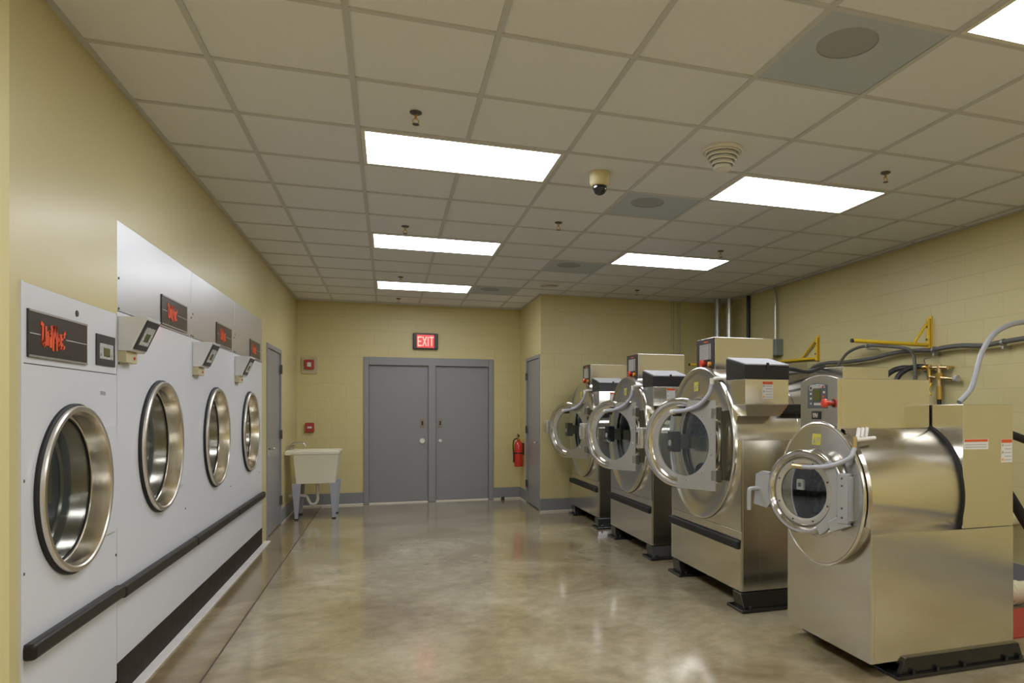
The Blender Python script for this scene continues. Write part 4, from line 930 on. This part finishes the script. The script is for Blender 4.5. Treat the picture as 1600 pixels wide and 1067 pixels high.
cable('power_cable', [(XW, 7.10, 1.80), (XW, 6.98, 1.92), (XW, 6.72, 1.955), (XW, 6.35, 1.945), (XW, 5.95, 1.955), (XW, 5.60, 1.985), (XW, 5.30, 1.985), (XW, 5.12, 1.975), (XW, 4.95, 1.985), (XW, 4.75, 1.985), (XW, 4.55, 1.965), (XW, 4.38, 1.975), (XW, 4.20, 1.985), (XW, 4.0, 1.99), (XW, 3.85, 1.97)],
      0.021, 'conduit_dark', 'long dark cable clipped wavily along the right wall', 'cable', [(XW, 5.08, 1.975), (XW, 4.33, 1.975)])
cable('power_cable', [(XW-0.6, 5.9, 1.73), (XW-0.35, 6.05, 1.86), (XW-0.08, 6.25, 2.02), (XW-0.06, 6.10, 2.075), (XW-0.06, 5.90, 2.08), (XW-0.06, 5.65, 2.055), (XW-0.06, 5.45, 2.025), (XW-0.06, 5.32, 1.99), (XW-0.09, 5.24, 1.93), (XW-0.10, 5.21, 1.82), (XW-0.10, 5.20, 1.60)],
      0.016, 'conduit_dark', 'second cable looping up from a washer then dropping to the brass valves', 'cable', [(XW-0.06, 5.93, 2.08)])
cable('flexible_conduit', [(3.34, 3.37, 1.474), (3.44, 3.38, 1.556), (3.49, 3.39, 1.65), (3.56, 3.42, 1.77), (3.66, 3.45, 1.875), (3.80, 3.49, 1.955), (4.0, 3.52, 2.01), (4.3, 3.56, 2.03), (XR-0.01, 3.62, 2.035)],
      0.017, 'conduit_grey', 'grey flexible conduit arching from the smaller washer up to the wall', 'conduit')
# brass valve manifold
t = thing('valve_manifold', (XR-0.004, 5.05, 1.40), 'brass valve cluster with black hoses on the right wall behind the smaller washer', 'pipe valve')
f = MB(); f.cyl((-0.06, 0.28, 0.425), (-0.06, -0.12, 0.405), 0.017, 'copper_pale', 14); f.cyl((-0.06, 0.24, 0.425), (-0.06, 0.12, 0.42), 0.028, 'brass', 14)
f.cyl((-0.06, 0.10, 0.33), (-0.06, -0.20, 0.30), 0.017, 'copper_pale', 14); f.cyl((-0.06, 0.10, 0.44), (-0.06, 0.10, 0.27), 0.020, 'brass', 14)
f.cyl((-0.06, -0.02, 0.44), (-0.06, -0.02, 0.14), 0.020, 'copper_pale', 14); f.cyl((-0.06, -0.02, 0.36), (-0.06, -0.02, 0.30), 0.034, 'brass', 8); f.cyl((-0.06, -0.02, 0.24), (-0.06, -0.02, 0.12), 0.027, 'brass', 14)
for a in (0.18, -0.12): f.cyl((-0.06, a, 0.41), (0, a, 0.41), 0.012, 'copper_pale', 10)
f.build('manifold_body', t)
f = MB(); f.tube([(-0.09, 0.04, 0.27), (-0.11, 0.055, 0.21), (-0.11, 0.03, 0.16)], 0.010, 'yellow', 10, 4); f.cyl((-0.06, -0.20, 0.30), (-0.06, -0.24, 0.30), 0.03, 'keypad', 16); f.tube([(-0.07, 0.14, 0.445), (-0.09, 0.13, 0.49), (-0.1, 0.06, 0.50)], 0.005, 'conduit', 8, 4); f.build('valve_lever', t)
f = MB(); f.cyl((-0.06, -0.02, 0.14), (-0.06, -0.02, -0.25), 0.020, 'rubber', 14); f.build('drop_hose', t)
for s, y1 in ((0, 0.46), (1, 0.28)):
    f = MB(); f.tube([(-0.06, y1-0.12, 0.425), (-0.08, y1-0.04, 0.43), (-0.16, y1+0.02, 0.40), (-0.24, y1+0.05, 0.30), (-0.26, y1+0.06, 0.05)], 0.026, 'charcoal', 14, 6); f.build('supply_hose', t)
t = thing('wall_trough', (XR, 7.05, 1.86), 'tan metal box fixed on the right wall under the second yellow bracket', 'metal box')
f = MB(); f.box(-0.10, 0, 0, 0.75, 0, 0.115, 'steel_y'); f.build('trough_body', t, bevel=0.004)
f = MB(); f.box(-0.105, -0.10, 0.0, 0.75, 0.085, 0.12, 'steel_y'); f.build('trough_lip', t)
# things at the right edge, behind the smaller washer
t = thing('supply_hose', (3.42, 3.62, 1.30), 'upper black hose leaving the rear of the smaller washer at the right edge', 'hose', 'black hoses at the right edge')
f = MB(); f.tube([(-0.020, 0, 0.05), (0.06, 0, 0.055), (0.3, 0.02, 0.04), (0.9, 0.1, -0.10), (XR-3.425, 0.15, -0.3)], 0.028, 'rubber', 14, 6); f.build('hose_run', t)
f = MB(); f.cyl((-0.026, 0, 0.05), (0.04, 0, 0.052), 0.030, 'brass', 14); f.build('coupling', t)
t = thing('supply_hose', (3.42, 3.62, 1.18), 'lower black hose leaving the rear of the smaller washer at the right edge', 'hose', 'black hoses at the right edge')
f = MB(); f.tube([(-0.020, 0, 0.10), (0.08, 0, 0.09), (0.22, 0.01, 0.0), (0.6, 0.08, -0.25), (0.9, 0.1, -0.6)], 0.036, 'rubber', 14, 6); f.build('hose_run', t)
t = thing('drain_pipe', (4.35, 3.90, 0), 'cream drain pipe lying low behind the smaller washer at the right edge', 'pipe')
f = MB(); f.cyl((-0.25, -0.02, 0.09), (XR-4.35, -0.02, 0.09), 0.075, 'pvc', 24); f.build('pipe_run', t)
f = MB(); f.cyl((-0.05, -0.02, 0.09), (0.02, -0.02, 0.09), 0.088, 'pvc', 24); f.build('coupling', t)
t = thing('pipe_stub', (XR, 4.28, 0.55), 'round cream pipe cap sticking out of the right wall', 'pipe')
f = MB(); f.cyl((0, 0, 0), (-0.16, 0, 0), 0.055, 'pvc', 20); f.build('stub', t)
f = MB(); f.cyl((-0.12, 0, 0), (-0.19, 0, 0), 0.068, 'pvc', 20); f.build('cap', t, bevel=0.01)
t = thing('floor_mat', (4.25, 3.75, 0), 'red mat on the floor behind the smaller washer', 'mat')
M['mat_red'] = mat('red_mat', (0.38, 0.05, 0.03), 0.7)
f = MB(); f.box(-0.55, 0.45, -0.45, 0.02, 0.0, 0.01, 'mat_red'); f.build('mat_sheet', t, bevel=0.002)
